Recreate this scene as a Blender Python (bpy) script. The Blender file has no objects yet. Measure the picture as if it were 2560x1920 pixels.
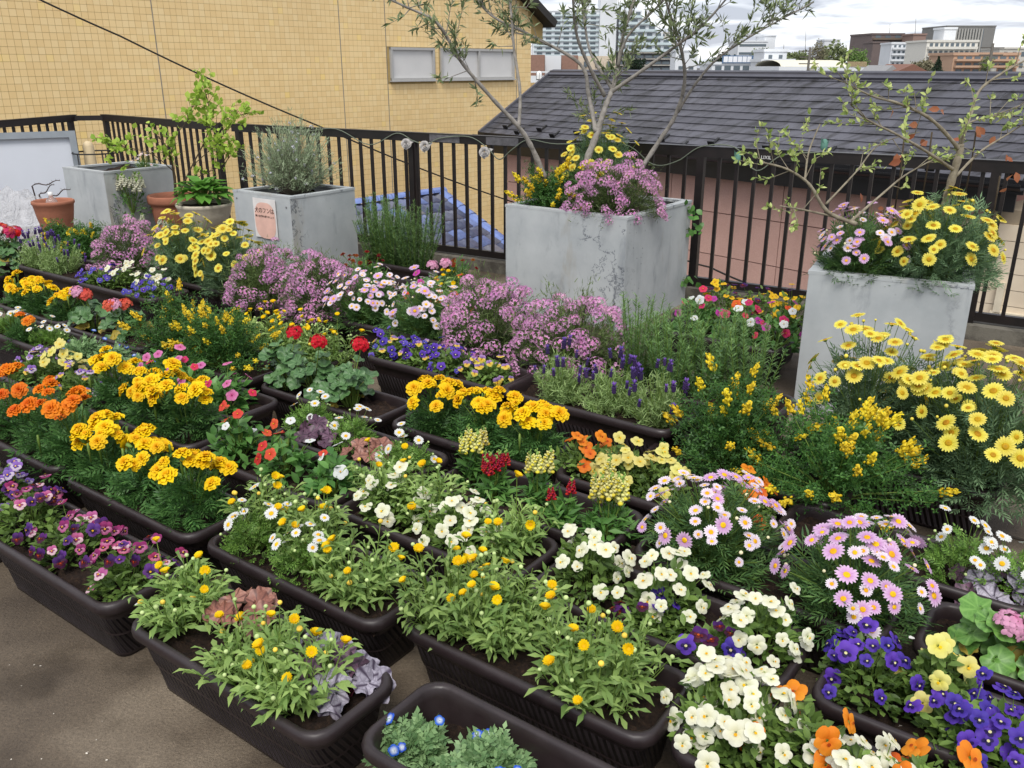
import bpy, math, random
import numpy as np
from mathutils import Vector, Matrix

S = bpy.context.scene
COL = S.collection
rng = np.random.default_rng(7)
random.seed(7)
PI = math.pi

# ------------------------------------------------------------------ camera
F_PX, PITCH, EYE = 2170.0, math.radians(20.15), 1.5      # in pixels of a 2560 wide frame
CP, SP = math.cos(PITCH), math.sin(PITCH)
cam_d = bpy.data.cameras.new('camera'); cam = bpy.data.objects.new('camera', cam_d); COL.objects.link(cam)
cam_d.sensor_width = 36.0; cam_d.lens = F_PX / 2560 * 36.0
cam_d.clip_start = 0.05; cam_d.clip_end = 4000
cam.location = (0, 0, EYE); cam.rotation_euler = (PI / 2 - PITCH, 0, 0)
S.camera = cam

# ------------------------------------------------------------------ sky, sun, exposure
SUN_EL, SUN_AZ = math.radians(55), math.radians(190)     # azimuth clockwise from +Y
wd = bpy.data.worlds.new('World'); S.world = wd; wd.use_nodes = True
nt = wd.node_tree; nt.nodes.clear()
def wn(t, **k):
    n = nt.nodes.new(t)
    for a, b in k.items(): setattr(n, a, b)
    return n
wo = wn('ShaderNodeOutputWorld'); bg = wn('ShaderNodeBackground')
sky = wn('ShaderNodeTexSky', sky_type='NISHITA', sun_disc=False, sun_elevation=SUN_EL, sun_rotation=SUN_AZ)
tc = wn('ShaderNodeTexCoord'); sep = wn('ShaderNodeSeparateXYZ')
nt.links.new(tc.outputs['Generated'], sep.inputs[0])
zc = wn('ShaderNodeMath', operation='MAXIMUM'); zc.inputs[1].default_value = 0.0
nt.links.new(sep.outputs['Z'], zc.inputs[0])
za = wn('ShaderNodeMath', operation='ADD'); za.inputs[1].default_value = 0.10
nt.links.new(zc.outputs[0], za.inputs[0])
dx = wn('ShaderNodeMath', operation='DIVIDE'); dy = wn('ShaderNodeMath', operation='DIVIDE')
nt.links.new(sep.outputs['X'], dx.inputs[0]); nt.links.new(za.outputs[0], dx.inputs[1])
nt.links.new(sep.outputs['Y'], dy.inputs[0]); nt.links.new(za.outputs[0], dy.inputs[1])
cmb = wn('ShaderNodeCombineXYZ'); nt.links.new(dx.outputs[0], cmb.inputs[0]); nt.links.new(dy.outputs[0], cmb.inputs[1])
n1 = wn('ShaderNodeTexNoise'); n1.inputs['Scale'].default_value = 1.0; n1.inputs['Detail'].default_value = 5; n1.inputs['Roughness'].default_value = 0.58
n1.inputs['Distortion'].default_value = 0.35
nt.links.new(cmb.outputs[0], n1.inputs['Vector'])
r1 = wn('ShaderNodeValToRGB')
e = r1.color_ramp.elements
e[0].position = 0.40; e[0].color = (0.31, 0.33, 0.39, 1)
e[1].position = 0.60; e[1].color = (0.74, 0.73, 0.72, 1)
q = r1.color_ramp.elements.new(0.49); q.color = (0.52, 0.54, 0.59, 1)
nt.links.new(n1.outputs['Fac'], r1.inputs[0])
sk = wn('ShaderNodeVectorMath', operation='SCALE'); sk.inputs['Scale'].default_value = 0.10
nt.links.new(sky.outputs[0], sk.inputs[0])
mx = wn('ShaderNodeMix', data_type='RGBA'); mx.inputs[0].default_value = 0.9
nt.links.new(sk.outputs[0], mx.inputs[6]); nt.links.new(r1.outputs[0], mx.inputs[7])
nt.links.new(mx.outputs[2], bg.inputs['Color']); bg.inputs['Strength'].default_value = 1.0
nt.links.new(bg.outputs[0], wo.inputs['Surface'])

sl = bpy.data.lights.new('sun', 'SUN'); sl.energy = 1.5; sl.angle = math.radians(25); sl.color = (1, .965, .91)
so = bpy.data.objects.new('sun', sl); COL.objects.link(so)
sdir = Vector((math.sin(SUN_AZ) * math.cos(SUN_EL), math.cos(SUN_AZ) * math.cos(SUN_EL), math.sin(SUN_EL)))
so.rotation_euler = sdir.to_track_quat('Z', 'Y').to_euler(); so.location = (-4, -4, 9)
vs = S.view_settings
vs.view_transform = 'Standard'; vs.look = 'None'; vs.gamma = 1.0; vs.exposure = 0.92
try: vs.use_curve_mapping = False
except Exception: pass
S.cycles.use_denoising = True
S.cycles.max_bounces = 4; S.cycles.diffuse_bounces = 2; S.cycles.glossy_bounces = 2; S.cycles.transmission_bounces = 4; S.cycles.transparent_max_bounces = 8

# ------------------------------------------------------------------ places: pixel -> point, rows on the terrace
AX = math.radians(-36)
U2 = np.array([math.cos(AX), math.sin(AX)]); V2 = np.array([-U2[1], U2[0]])
def W(u, v, z=0.0):
    p = u * U2 + v * V2
    return Vector((p[0], p[1], z))
def ray(px, py):
    x = (px - 1280) / F_PX; y = (960 - py) / F_PX
    return np.array([x, CP + y * SP, -SP + y * CP])
def on_z(px, py, z):
    d = ray(px, py); t = (z - EYE) / d[2]
    return Vector((d[0] * t, d[1] * t, z))
def at_y(px, py, Y):
    d = ray(px, py); t = Y / d[1]
    return Vector((d[0] * t, Y, EYE + d[2] * t))
def u_of(px, v, z):
    k = (px - 1280) / F_PX
    return (k * (v * V2[1] * CP - (z - EYE) * SP) - v * V2[0]) / (U2[0] - k * CP * U2[1])

# ------------------------------------------------------------------ materials
def lin(h):
    h = h.lstrip('#')
    return tuple(((c / 255) / 12.92 if c / 255 <= .04045 else ((c / 255 + .055) / 1.055) ** 2.4) for c in (int(h[i:i + 2], 16) for i in (0, 2, 4))) + (1,)
MATS = {}
class NT:
    def __init__(s, name):
        s.m = bpy.data.materials.new(name); s.m.use_nodes = True; s.t = s.m.node_tree; s.t.nodes.clear()
        s.out = s.t.nodes.new('ShaderNodeOutputMaterial')
    def n(s, t, **k):
        n = s.t.nodes.new(t)
        for a, b in k.items(): setattr(n, a, b)
        return n
    def l(s, a, b): s.t.links.new(a, b)
    def bsdf(s, rough=.6, spec=.4, metal=0):
        b = s.n('ShaderNodeBsdfPrincipled'); b.inputs['Roughness'].default_value = rough
        b.inputs['Specular IOR Level'].default_value = spec; b.inputs['Metallic'].default_value = metal
        s.l(b.outputs[0], s.out.inputs[0]); return b
    def noise(s, scale, detail=4, rough=.55, coord='Object', vec=None, dist=0):
        n = s.n('ShaderNodeTexNoise'); n.inputs['Scale'].default_value = scale; n.inputs['Detail'].default_value = detail
        n.inputs['Roughness'].default_value = rough; n.inputs['Distortion'].default_value = dist
        if vec is None:
            c = s.n('ShaderNodeTexCoord'); s.l(c.outputs[coord], n.inputs['Vector'])
        else: s.l(vec, n.inputs['Vector'])
        return n.outputs['Fac']
    def ramp(s, fac, stops):
        r = s.n('ShaderNodeValToRGB'); el = r.color_ramp.elements
        while len(el) < len(stops): el.new(.5)
        for e_, (p, c) in zip(el, stops): e_.position = p; e_.color = c if len(c) == 4 else tuple(c) + (1,)
        s.l(fac, r.inputs[0]); return r.outputs[0]
    def mix(s, fac, a, b, mode='MIX'):
        m = s.n('ShaderNodeMix', data_type='RGBA', blend_type=mode)
        for i, v in ((0, fac), (6, a), (7, b)):
            if hasattr(v, 'links') or hasattr(v, 'is_linked'): s.l(v, m.inputs[i])
            else: m.inputs[i].default_value = v
        return m.outputs[2]
    def bump(s, b, h, strength=.3, dist=.01):
        n = s.n('ShaderNodeBump'); n.inputs['Strength'].default_value = strength; n.inputs['Distance'].default_value = dist
        s.l(h, n.inputs['Height']); s.l(n.outputs[0], b.inputs['Normal'])
def g(v, k=1.0): return (v[0] * k, v[1] * k, v[2] * k, 1)

def plain(name, col, rough=.6, spec=.4, var=.12, scale=8, metal=0, bump=0, bscale=60):
    if name in MATS: return MATS[name]
    t = NT(name); b = t.bsdf(rough, spec, metal); c = lin(col) if isinstance(col, str) else col
    f = t.noise(scale, 5, .6)
    t.l(t.ramp(f, [(.3, g(c, 1 - var)), (.7, g(c, 1 + var))]), b.inputs['Base Color'])
    if bump: t.bump(b, t.noise(bscale, 3), bump, .01)
    MATS[name] = t.m; return t.m

def leafmat(name, c1, c2, rough=.5, trans=.3, spec=.35):
    """leaf: colour differs leaf by leaf (random per island) and plant by plant"""
    if name in MATS: return MATS[name]
    t = NT(name); b = t.bsdf(rough, spec); geo = t.n('ShaderNodeNewGeometry'); oi = t.n('ShaderNodeObjectInfo')
    a = lin(c1) if isinstance(c1, str) else c1; d = lin(c2) if isinstance(c2, str) else c2
    if not name.startswith('far'): a, d = [(c_[0] * 1.22, c_[1] * 1.22, c_[2] * 1.0, 1) for c_ in (a, d)]
    col = t.ramp(geo.outputs['Random Per Island'], [(0, a), (1, d)])
    hs = t.n('ShaderNodeHueSaturation')
    m = t.n('ShaderNodeMapRange'); m.inputs['To Min'].default_value = .85; m.inputs['To Max'].default_value = 1.18
    t.l(oi.outputs['Random'], m.inputs['Value']); t.l(m.outputs[0], hs.inputs['Value']); t.l(col, hs.inputs['Color'])
    t.l(hs.outputs[0], b.inputs['Base Color'])
    tr = t.n('ShaderNodeBsdfTranslucent'); t.l(hs.outputs[0], tr.inputs['Color'])
    mx = t.n('ShaderNodeMixShader'); mx.inputs[0].default_value = trans
    t.l(b.outputs[0], mx.inputs[1]); t.l(tr.outputs[0], mx.inputs[2]); t.l(mx.outputs[0], t.out.inputs[0])
    MATS[name] = t.m; return t.m

def petal(name, inner, outer, r0=.0, r1=.02, hue=.01, val=.12, rough=.6, trans=.25):
    """petal: colour runs from the flower's middle outwards, varies flower by flower"""
    if name in MATS: return MATS[name]
    t = NT(name); b = t.bsdf(rough, .25); c = t.n('ShaderNodeTexCoord'); oi = t.n('ShaderNodeObjectInfo')
    s = t.n('ShaderNodeSeparateXYZ'); t.l(c.outputs['Object'], s.inputs[0])
    cb = t.n('ShaderNodeCombineXYZ'); t.l(s.outputs[0], cb.inputs[0]); t.l(s.outputs[1], cb.inputs[1])
    ln = t.n('ShaderNodeVectorMath', operation='LENGTH'); t.l(cb.outputs[0], ln.inputs[0])
    mr = t.n('ShaderNodeMapRange'); mr.inputs['From Min'].default_value = r0; mr.inputs['From Max'].default_value = r1
    t.l(ln.outputs['Value'], mr.inputs['Value'])
    col = t.ramp(mr.outputs[0], [(0, g(lin(inner), .86)), (1, g(lin(outer), .86))])
    hs = t.n('ShaderNodeHueSaturation')
    for sock, lo, hi in (('Hue', .5 - hue, .5 + hue), ('Value', 1 - val, 1 + val * .6)):
        m = t.n('ShaderNodeMapRange'); m.inputs['To Min'].default_value = lo; m.inputs['To Max'].default_value = hi
        t.l(oi.outputs['Random'], m.inputs['Value']); t.l(m.outputs[0], hs.inputs[sock])
    t.l(col, hs.inputs['Color']); t.l(hs.outputs[0], b.inputs['Base Color'])
    tr = t.n('ShaderNodeBsdfTranslucent'); t.l(hs.outputs[0], tr.inputs['Color'])
    mx = t.n('ShaderNodeMixShader'); mx.inputs[0].default_value = trans
    t.l(b.outputs[0], mx.inputs[1]); t.l(tr.outputs[0], mx.inputs[2]); t.l(mx.outputs[0], t.out.inputs[0])
    MATS[name] = t.m; return t.m

# ------------------------------------------------------------------ mesh building
class MB:
    def __init__(s): s.v = []; s.q = []; s.t = []; s.nv = 0; s.qm = []; s.tm = []; s.big = []
    def add(s, verts, faces, mat=0):
        verts = np.asarray(verts, float).reshape(-1, 3); o = s.nv; s.v.append(verts); s.nv += len(verts)
        q = [f for f in faces if len(f) == 4]; t = [f for f in faces if len(f) == 3]
        for f in faces:
            if len(f) > 4: s.big.append((tuple(i + o for i in f), mat))
        if q: s.q.append(np.array(q) + o); s.qm.append(np.full(len(q), mat))
        if t: s.t.append(np.array(t) + o); s.tm.append(np.full(len(t), mat))
        return s
    def batch(s, tmpl, pos, R, scale, mat=0):
        """many copies of one small template: pos (N,3), R (N,3,3), scale (N,) or (N,3)"""
        tv, tf = tmpl; tv = np.asarray(tv, float); n = len(pos)
        if n == 0: return s
        sc = np.asarray(scale, float)
        if sc.ndim == 0: sc = np.full(n, float(sc))
        if sc.ndim == 1: sc = np.repeat(sc[:, None], 3, 1)
        loc = tv[None] * sc[:, None, :]
        wv = np.einsum('nij,nkj->nki', R, loc) + np.asarray(pos)[:, None, :]
        o = s.nv; s.v.append(wv.reshape(-1, 3)); k = len(tv); s.nv += n * k
        off = (np.arange(n) * k + o)[:, None, None]
        for size, L, M in ((4, s.q, s.qm), (3, s.t, s.tm)):
            f = [x for x in tf if len(x) == size]
            if f:
                a = (np.array(f)[None] + off).reshape(-1, size); L.append(a); M.append(np.full(len(a), mat))
        return s
    def box(s, c, sz, rz=0.0, mat=0, R=None):
        x, y, z = (np.array(sz) / 2)
        vv = np.array([[i * x, j * y, k * z] for k in (-1, 1) for j in (-1, 1) for i in (-1, 1)])
        if R is None: R = np.array([[math.cos(rz), -math.sin(rz), 0], [math.sin(rz), math.cos(rz), 0], [0, 0, 1]])
        vv = vv @ np.asarray(R).T + np.array(c)
        return s.add(vv, [(0, 2, 3, 1), (4, 5, 7, 6), (0, 1, 5, 4), (2, 6, 7, 3), (0, 4, 6, 2), (1, 3, 7, 5)], mat)
    def tube(s, pts, rad, n=6, mat=0, cap=True):
        P = np.array([list(p) for p in pts], float); m = len(P)
        if np.isscalar(rad): rad = [rad] * m
        T = np.gradient(P, axis=0); T /= np.linalg.norm(T, axis=1)[:, None] + 1e-12
        ref = np.array([0, 0, 1.0]) if abs(T[0][2]) < .9 else np.array([1.0, 0, 0])
        a = np.arange(n) * 2 * PI / n; vv = []
        x = np.cross(T[0], ref); x /= np.linalg.norm(x)
        for i in range(m):
            x = x - T[i] * (x @ T[i]); x /= np.linalg.norm(x) + 1e-12; y = np.cross(T[i], x)
            vv.append(P[i] + rad[i] * (np.cos(a)[:, None] * x + np.sin(a)[:, None] * y))
        vv = np.concatenate(vv); fc = []
        for i in range(m - 1):
            for j in range(n):
                k = (j + 1) % n; fc.append((i * n + j, i * n + k, (i + 1) * n + k, (i + 1) * n + j))
        s.add(vv, fc, mat)
        if cap and n > 2:
            o = s.nv - m * n
            s.big.append((tuple(o + j for j in reversed(range(n))), mat)); s.big.append((tuple(o + (m - 1) * n + j for j in range(n)), mat))
        return s
    def lathe(s, prof, n=24, mat=0, c=(0, 0, 0)):
        vv = []; a = np.arange(n) * 2 * PI / n
        for r, z in prof: vv.append(np.stack([r * np.cos(a) + c[0], r * np.sin(a) + c[1], np.full(n, z + c[2])], 1))
        fc = [(i * n + j, i * n + (j + 1) % n, (i + 1) * n + (j + 1) % n, (i + 1) * n + j) for i in range(len(prof) - 1) for j in range(n)]
        return s.add(np.concatenate(vv), fc, mat)
    def mesh(s, name, mats, smooth=True):
        me = bpy.data.meshes.new(name)
        if not s.v: return me
        v = np.concatenate(s.v); lv = []; ls = []; pm = []; pos = 0
        for L, M, k in ((s.q, s.qm, 4), (s.t, s.tm, 3)):
            if L:
                a = np.concatenate(L); lv.append(a.ravel()); ls.append(pos + np.arange(len(a)) * k); pm.append(np.concatenate(M)); pos += a.size
        for f, m in s.big: lv.append(np.array(f)); ls.append(np.array([pos])); pm.append(np.array([m])); pos += len(f)
        lv = np.concatenate(lv); ls = np.concatenate(ls); pm = np.concatenate(pm)
        me.vertices.add(len(v)); me.vertices.foreach_set('co', v.astype(np.float32).ravel())
        me.loops.add(len(lv)); me.loops.foreach_set('vertex_index', lv.astype(np.int32))
        me.polygons.add(len(ls)); me.polygons.foreach_set('loop_start', ls.astype(np.int32))
        for m in mats: me.materials.append(m)
        me.polygons.foreach_set('material_index', pm.astype(np.int32))
        me.polygons.foreach_set('use_smooth', np.full(len(ls), bool(smooth)))
        me.update(calc_edges=True); me.validate()
        return me

def obj(name, data, parent=None, loc=(0, 0, 0), rot=None, mats=None, smooth=True, kind=None, label=None):
    if isinstance(data, MB): data = data.mesh(name, mats if isinstance(mats, (list, tuple)) else [mats], smooth)
    o = bpy.data.objects.new(name, data); COL.objects.link(o); o.location = loc
    if rot is not None:
        if isinstance(rot, Matrix): o.rotation_mode = 'QUATERNION'; o.rotation_quaternion = rot.to_quaternion()
        else: o.rotation_euler = rot
    if parent is not None: o.parent = parent
    if kind: o['kind'] = kind
    if label: o['label'] = label
    return o
def tag(o, label, cat, group=None):
    o['label'] = label; o['category'] = cat
    if group: o['group'] = group
    return o
def thing(name, label, cat, loc=(0, 0, 0), rz=0.0, group=None):
    o = bpy.data.objects.new(name, None); COL.objects.link(o); o.empty_display_size = .05
    o.location = loc; o.rotation_euler = (0, 0, rz); return tag(o, label, cat, group)
def struct(name, mb, mats, smooth=False, parent=None):
    o = obj(name, mb, parent, mats=mats, smooth=smooth); o['kind'] = 'structure'; return o

def unit(a): a = np.asarray(a, float); return a / (np.linalg.norm(a, axis=-1, keepdims=True) + 1e-12)
def frames(axis, normal):
    """rotation matrices with local Y along axis, local Z near normal"""
    y = unit(axis); x = unit(np.cross(y, normal)); z = np.cross(x, y)
    return np.stack([x, y, z], axis=-1)
def face_rot(n, spin=0.0):
    n = Vector(n).normalized(); return n.to_track_quat('Z', 'Y').to_matrix().to_4x4() @ Matrix.Rotation(spin, 4, 'Z')

# ================================================================== the setting
def grid(mb, x0, x1, y0, y1, nx, ny, zf, mat=0):
    xs = np.linspace(x0, x1, nx); ys = np.linspace(y0, y1, ny); X, Y = np.meshgrid(xs, ys)
    vv = np.stack([X.ravel(), Y.ravel(), zf(X, Y).ravel()], 1)
    mb.add(vv, [(j * nx + i, j * nx + i + 1, (j + 1) * nx + i + 1, (j + 1) * nx + i) for j in range(ny - 1) for i in range(nx - 1)], mat)

# far ground
t = NT('town_ground'); b = t.bsdf(.9, .2)
t.l(t.ramp(t.noise(.05, 6), [(.35, (.07, .07, .065)), (.65, (.13, .125, .115))]), b.inputs['Base Color'])
mb = MB(); grid(mb, -2500, 2500, -600, 3200, 3, 3, lambda X, Y: X * 0 - 7.0)
struct('ground', mb, [t.m])

# terrace floor: stained damp concrete
t = NT('terrace_concrete'); b = t.bsdf(.75, .35)
big = t.ramp(t.noise(2.0, 3, .5), [(.36, lin('#4b4137')), (.52, lin('#665a4c')), (.68, lin('#8a7d6c'))])
fine = t.ramp(t.noise(110, 6, .85), [(.30, (.42, .41, .40)), (.46, (.86, .86, .86)), (.58, (1.06, 1.06, 1.05)), (.70, (1.7, 1.62, 1.5))])
vor = t.n('ShaderNodeTexVoronoi'); vor.inputs['Scale'].default_value = 55; c_ = t.n('ShaderNodeTexCoord'); t.l(c_.outputs['Object'], vor.inputs['Vector'])
spk = t.ramp(vor.outputs['Distance'], [(.0, (2.2, 2.1, 1.95)), (.05, (1.6, 1.5, 1.4)), (.075, (1, 1, 1))])
spm = t.ramp(t.noise(16, 2), [(.56, (0, 0, 0)), (.6, (1, 1, 1))])
dark = t.ramp(t.noise(3.0, 4, .6), [(.36, (.6, .58, .55)), (.48, (1, 1, 1))])
c = t.mix(1.0, big, fine, 'MULTIPLY'); c = t.mix(1.0, c, dark, 'MULTIPLY'); sp2 = t.mix(spm, (1, 1, 1, 1), spk); c = t.mix(1.0, c, sp2, 'MULTIPLY')
t.l(c, b.inputs['Base Color']); t.bump(b, t.noise(160, 4, .7), .8, .006)
mb = MB()
pts = [W(-9.5, -2.5), W(3.5, -2.5), W(3.5, 5.9), W(-.65, 5.66), W(-6.85, 5.2), W(-8.6, 5.2), W(-9.5, 3.2)]
n = len(pts)
mb.add([list(p) for p in pts] + [[p.x, p.y, -.35] for p in pts], [tuple(range(n))] + [(i, n + i, n + (i + 1) % n, (i + 1) % n) for i in range(n)])
floor = struct('terrace_floor', mb, [t.m])
# paving joints seen at the open end of the floor
mb = MB()
for k in range(5):
    a, d = W(-.25 + .0 * k, 2.72 + k * .36), W(1.6, 2.72 + k * .36)
    m_ = (a + d) / 2; mb.box((m_.x, m_.y, .0035), ((d - a).length, .012, .003), AX)
obj('floor_joint', mb, floor, mats=plain('joint_dark', '#3a332b', .9), smooth=False)
# kerb under the railing
t = NT('kerb_concrete'); b = t.bsdf(.85, .3)
c = t.mix(t.ramp(t.noise(6, 5, .7), [(.42, (0, 0, 0)), (.62, (1, 1, 1))]), lin('#4a463f'), lin('#6e6a60'))
t.l(c, b.inputs['Base Color']); t.bump(b, t.noise(70, 4, .7), .5, .006); KERB = t.m
def seg_box(mb, a, d, w, z0, z1, mat=0, ext=0):
    a = Vector(a); d = Vector(d); L = (d - a).xy.length; m_ = (a + d) / 2; rz = math.atan2(d.y - a.y, d.x - a.x)
    mb.box((m_.x, m_.y, (z0 + z1) / 2), (L + 2 * ext, w, z1 - z0), rz, mat)
FA, FB, FC = W(-6.77, 5.10), W(-.71, 5.56), W(1.6, 5.73)
FK = Vector((-4.36, 9.70, 0)); FJ = Vector((-2.66, 8.20, 0)); FL0 = Vector((-4.66, 9.62, 0)); FL1 = Vector((-5.35, 6.3, 0))
for a, d in ((FA, FC), (FK, FJ), (FL1, FL0)):
    mb = MB(); seg_box(mb, a, d, .16, .0, .085); o = struct('kerb', mb, [KERB])

# ------------------------------------------------------------------ railing
RAIL = NT('railing_paint'); b = RAIL.bsdf(.42, .5)
RAIL.l(RAIL.ramp(RAIL.noise(14, 5), [(.35, lin('#120e0d')), (.7, lin('#1f1816'))]), b.inputs['Base Color'])
RAIL.bump(b, RAIL.noise(120, 3), .08, .002); RAIL = RAIL.m
BAL_ME = MB().box((0, 0, 0), (.021, .021, .815)).mesh('baluster', [RAIL], False)
POST_ME = MB().box((0, 0, 0), (.05, .05, .93)).mesh('post', [RAIL], False)
def railing(label, a, d, posts, group='railing sections round the terrace', cap_ext=.03):
    a = Vector(a); d = Vector(d); L = (d - a).xy.length; rz = math.atan2(d.y - a.y, d.x - a.x)
    root = thing('railing', label, 'railing', (a.x, a.y, .085), rz, group); z0 = .085
    mb = MB().box((L / 2, 0, .975 - z0), (L + 2 * cap_ext, .052, .062)); mb.box((L / 2, 0, 1.0085 - z0), (L + 2 * cap_ext, .062, .006))
    obj('top_rail', mb, root, mats=RAIL, smooth=False)
    obj('bottom_rail', MB().box((L / 2, 0, .125 - z0), (L, .036, .05)), root, mats=RAIL, smooth=False)
    for p in posts:
        obj('post', POST_ME, root, (p * L, .0, .475 - .03 - .0))
    n = int(L / .117)
    for i in range(n + 1):
        x = (i + .5) * L / (n + 1)
        if min(abs(x - p * L) for p in posts) < .05: continue
        obj('baluster', BAL_ME, root, (x, 0, .545 - z0))
    return root
def frac(a, d, px, z=1.0):
    a = Vector(a).xy; d = Vector(d).xy; k = (px - 1280) / F_PX
    best = min(range(1001), key=lambda i: abs((lambda q: q.x / (q.y * CP - (z - EYE) * SP) - k)(a + (d - a) * i / 1000)))
    return best / 1000
main_rail = railing('long dark metal railing behind the pale square planters, facing the slate roof', FA, FC, [0.004, frac(FA, FC, 1030), frac(FA, FC, 1757), frac(FA, FC, 2497), .995])
railing('dark metal railing section behind the terracotta pot and vine', FK, FJ, [0.008, .985])
railing('dark metal railing section behind the grey framed board', FL1, FL0, [.02, .5, .985])
mb = MB(); seg_box(mb, FL0, FK, .04, .95, 1.0); cr = obj('corner_rail', mb, None, mats=RAIL, smooth=False)
tag(cr, 'short bent joint of dark rail closing the railing corner', 'rail')
# maker's plate on the top rail
fr = FA + (FC - FA) * frac(FA, FC, 1908)
tx = bpy.data.curves.new('maker_text', 'FONT'); tx.body = 'LIXIL'; tx.size = .03; tx.extrude = .0006; tx.materials.append(plain('print_white', '#d9d9d6', .5))
tmp_ = bpy.data.objects.new('maker_text', tx)
def text_mesh(body, size, mat, extr=.0006, align='LEFT'):
    c = bpy.data.curves.new('lettering', 'FONT'); c.body = body; c.size = size; c.extrude = extr; c.align_x = align
    o_ = bpy.data.objects.new('lettering_source', c); COL.objects.link(o_); bpy.context.view_layer.update()
    me = bpy.data.meshes.new_from_object(o_.evaluated_get(bpy.context.evaluated_depsgraph_get()))
    bpy.data.objects.remove(o_); bpy.data.curves.remove(c); me.materials.clear(); me.materials.append(mat); return me
bpy.data.objects.remove(tmp_); bpy.data.curves.remove(tx)
o = obj('lettering', text_mesh('LIXIL', .03, plain('print_white', '#d9d9d6', .5)), main_rail)
rz = math.atan2((FC - FA).y, (FC - FA).x)
o.location = ((fr - FA).length, -.0275, .885 - .008 - .01); o.rotation_euler = (PI / 2, 0, 0)
# worn grey tape strips on the rail
for px in (1115, 1260):
    p = (FC - FA).length * frac(FA, FC, px)
    obj('rail_cover', MB().box((p, 0, .975 - .085 + .004), (.28, .060, .060)), main_rail, mats=plain('worn_grey', '#5d5b5e', .5, var=.3, scale=30), smooth=False)

# ------------------------------------------------------------------ yellow tiled building
WD = np.array([math.cos(math.radians(47.5)), math.sin(math.radians(47.5))]); WNn = np.array([WD[1], -WD[0]])   # along wall, out of wall
W0 = np.array([-7.23, 13.06])
def wall_t(px):                       # distance along the wall where a pixel column meets it (at eye height)
    k = (px - 1280) / F_PX * 1.0; r = ray(px, 162); k = r[0] / r[1]
    return (k * W0[1] - W0[0]) / (WD[0] - k * WD[1])
def wall_p(tt, z, off=0.0):
    p = W0 + WD * tt + WNn * off; return Vector((p[0], p[1], z))
def wall_z(px, py):                   # height on the wall at a pixel
    tt = wall_t(px); p = W0 + WD * tt; d = ray(px, py); return EYE + d[2] * p[1] / d[1]
TILE = NT('yellow_tile'); b = TILE.bsdf(.38, .5)
oi = TILE.n('ShaderNodeObjectInfo'); ge = TILE.n('ShaderNodeNewGeometry')
rp = TILE.n('ShaderNodeMath', operation='ADD'); TILE.l(oi.outputs['Random'], rp.inputs[0]); TILE.l(ge.outputs['Random Per Island'], rp.inputs[1])
fr_ = TILE.n('ShaderNodeMath', operation='FRACT'); TILE.l(rp.outputs[0], fr_.inputs[0])
c = TILE.ramp(fr_.outputs[0], [(0, lin('#e2c48c')), (.5, lin('#e6c992')), (.96, lin('#e8ce9a')), (1, lin('#ecce86'))])
mott = TILE.ramp(TILE.noise(.35, 4, coord='Object'), [(.3, (.93, .92, .9)), (.7, (1.04, 1.03, 1.0))])
TILE.l(TILE.mix(1.0, c, mott, 'MULTIPLY'), b.inputs['Base Color']); TILE = TILE.m
GROUT = plain('tile_joint', '#ac9462', .9, .2, .15, 3)
rzw = math.atan2(WD[1], WD[0])
t_l, t_r = wall_t(-60), wall_t(1327)
ybld = thing('tiled_building', 'big building faced with square mustard yellow tiles behind the railing', 'building', (W0[0], W0[1], -6), rzw)
def wl(x, off, z): return Vector((x, -off, z + 6))     # wall-local: x along, off out of the wall
z_bot, z_top = -3.2, 3.4
GABX = [(1225, -10), (1272, 0), (1300, 25), (1355, 68)]
mb = MB()
zr = wall_z(1352, 98)
# core wall with the sloping top edge (eaves run down to the far end)
tA = wall_t(1200); tB = wall_t(1356); zB = wall_z(1356, 62)
zA = zB + (tB - tA) * .62
low = z_bot + 6
core = [(t_l - 3, low), (t_r, low), (t_r, wall_z(1327, 108) + 6), (tB, wall_z(1356, 108) + 6), (tB, zB + 6), (tA - 2.2, zA + 2.2 * .62 + 6), (t_l - 3, zA + 2.2 * .62 + 6)]
N = len(core)
vv = [(x, 0, z) for x, z in core] + [(x, 5.0, z) for x, z in core]
mb.add(vv, [tuple(range(N))] + [(i, N + i, N + (i + 1) % N, (i + 1) % N) for i in range(N)])
obj('wall', mb, ybld, mats=GROUT, smooth=False)
def top_at(x):
    if x > tA - 2.2: return min(zA + 2.2 * .62 - (x - (tA - 2.2)) * .62, zA + 2.2 * .62)
    return zA + 2.2 * .62
wins = [(wall_t(977), wall_t(1082), 'single'), (wall_t(1102), wall_t(1281), 'double')]
wz0, wz1 = wall_z(1030, 198), wall_z(1030, 122)
# square tiles, laid as real pieces
tb = MB().box((0, 0, 0), (.0955, .008, .0955)); TILE_ME = tb.mesh('tile', [TILE], False)
joints = [t_l + round((wall_t(q_) - t_l) / .1) * .1 - .05 for q_ in (403, 862, 972, 1292)]
xs = np.arange(t_l, t_r - .05, .1); zs = np.arange(z_bot, 4.4, .1)
single, rest = [], []
for x in xs:
    for z in zs:
        if z > top_at(x) - .08 or z < -2.6 and x < 2: continue
        if any(a - .06 < x < d + .06 and wz0 - .06 < z < wz1 + .06 for a, d, _ in wins): continue
        P = wall_p(x, z); py = 960 - F_PX * ((P.y * SP + (z - EYE) * CP) / (P.y * CP - (z - EYE) * SP))
        if py < -25 or py > 640: continue
        (single if (x < t_l + 1.55 and 20 < py < 290) else rest).append((x, z))
single = single[:300] if len(single) > 300 else single
sset = set(single)
for x, z in single: obj('tile', TILE_ME, ybld, wl(x, .002, z))
pos = np.array([list(wl(x, .002, z)) for x in xs for z in zs if (x, z) in set(rest)]) if False else np.array([list(wl(x, .002, z)) for x, z in rest])
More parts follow.
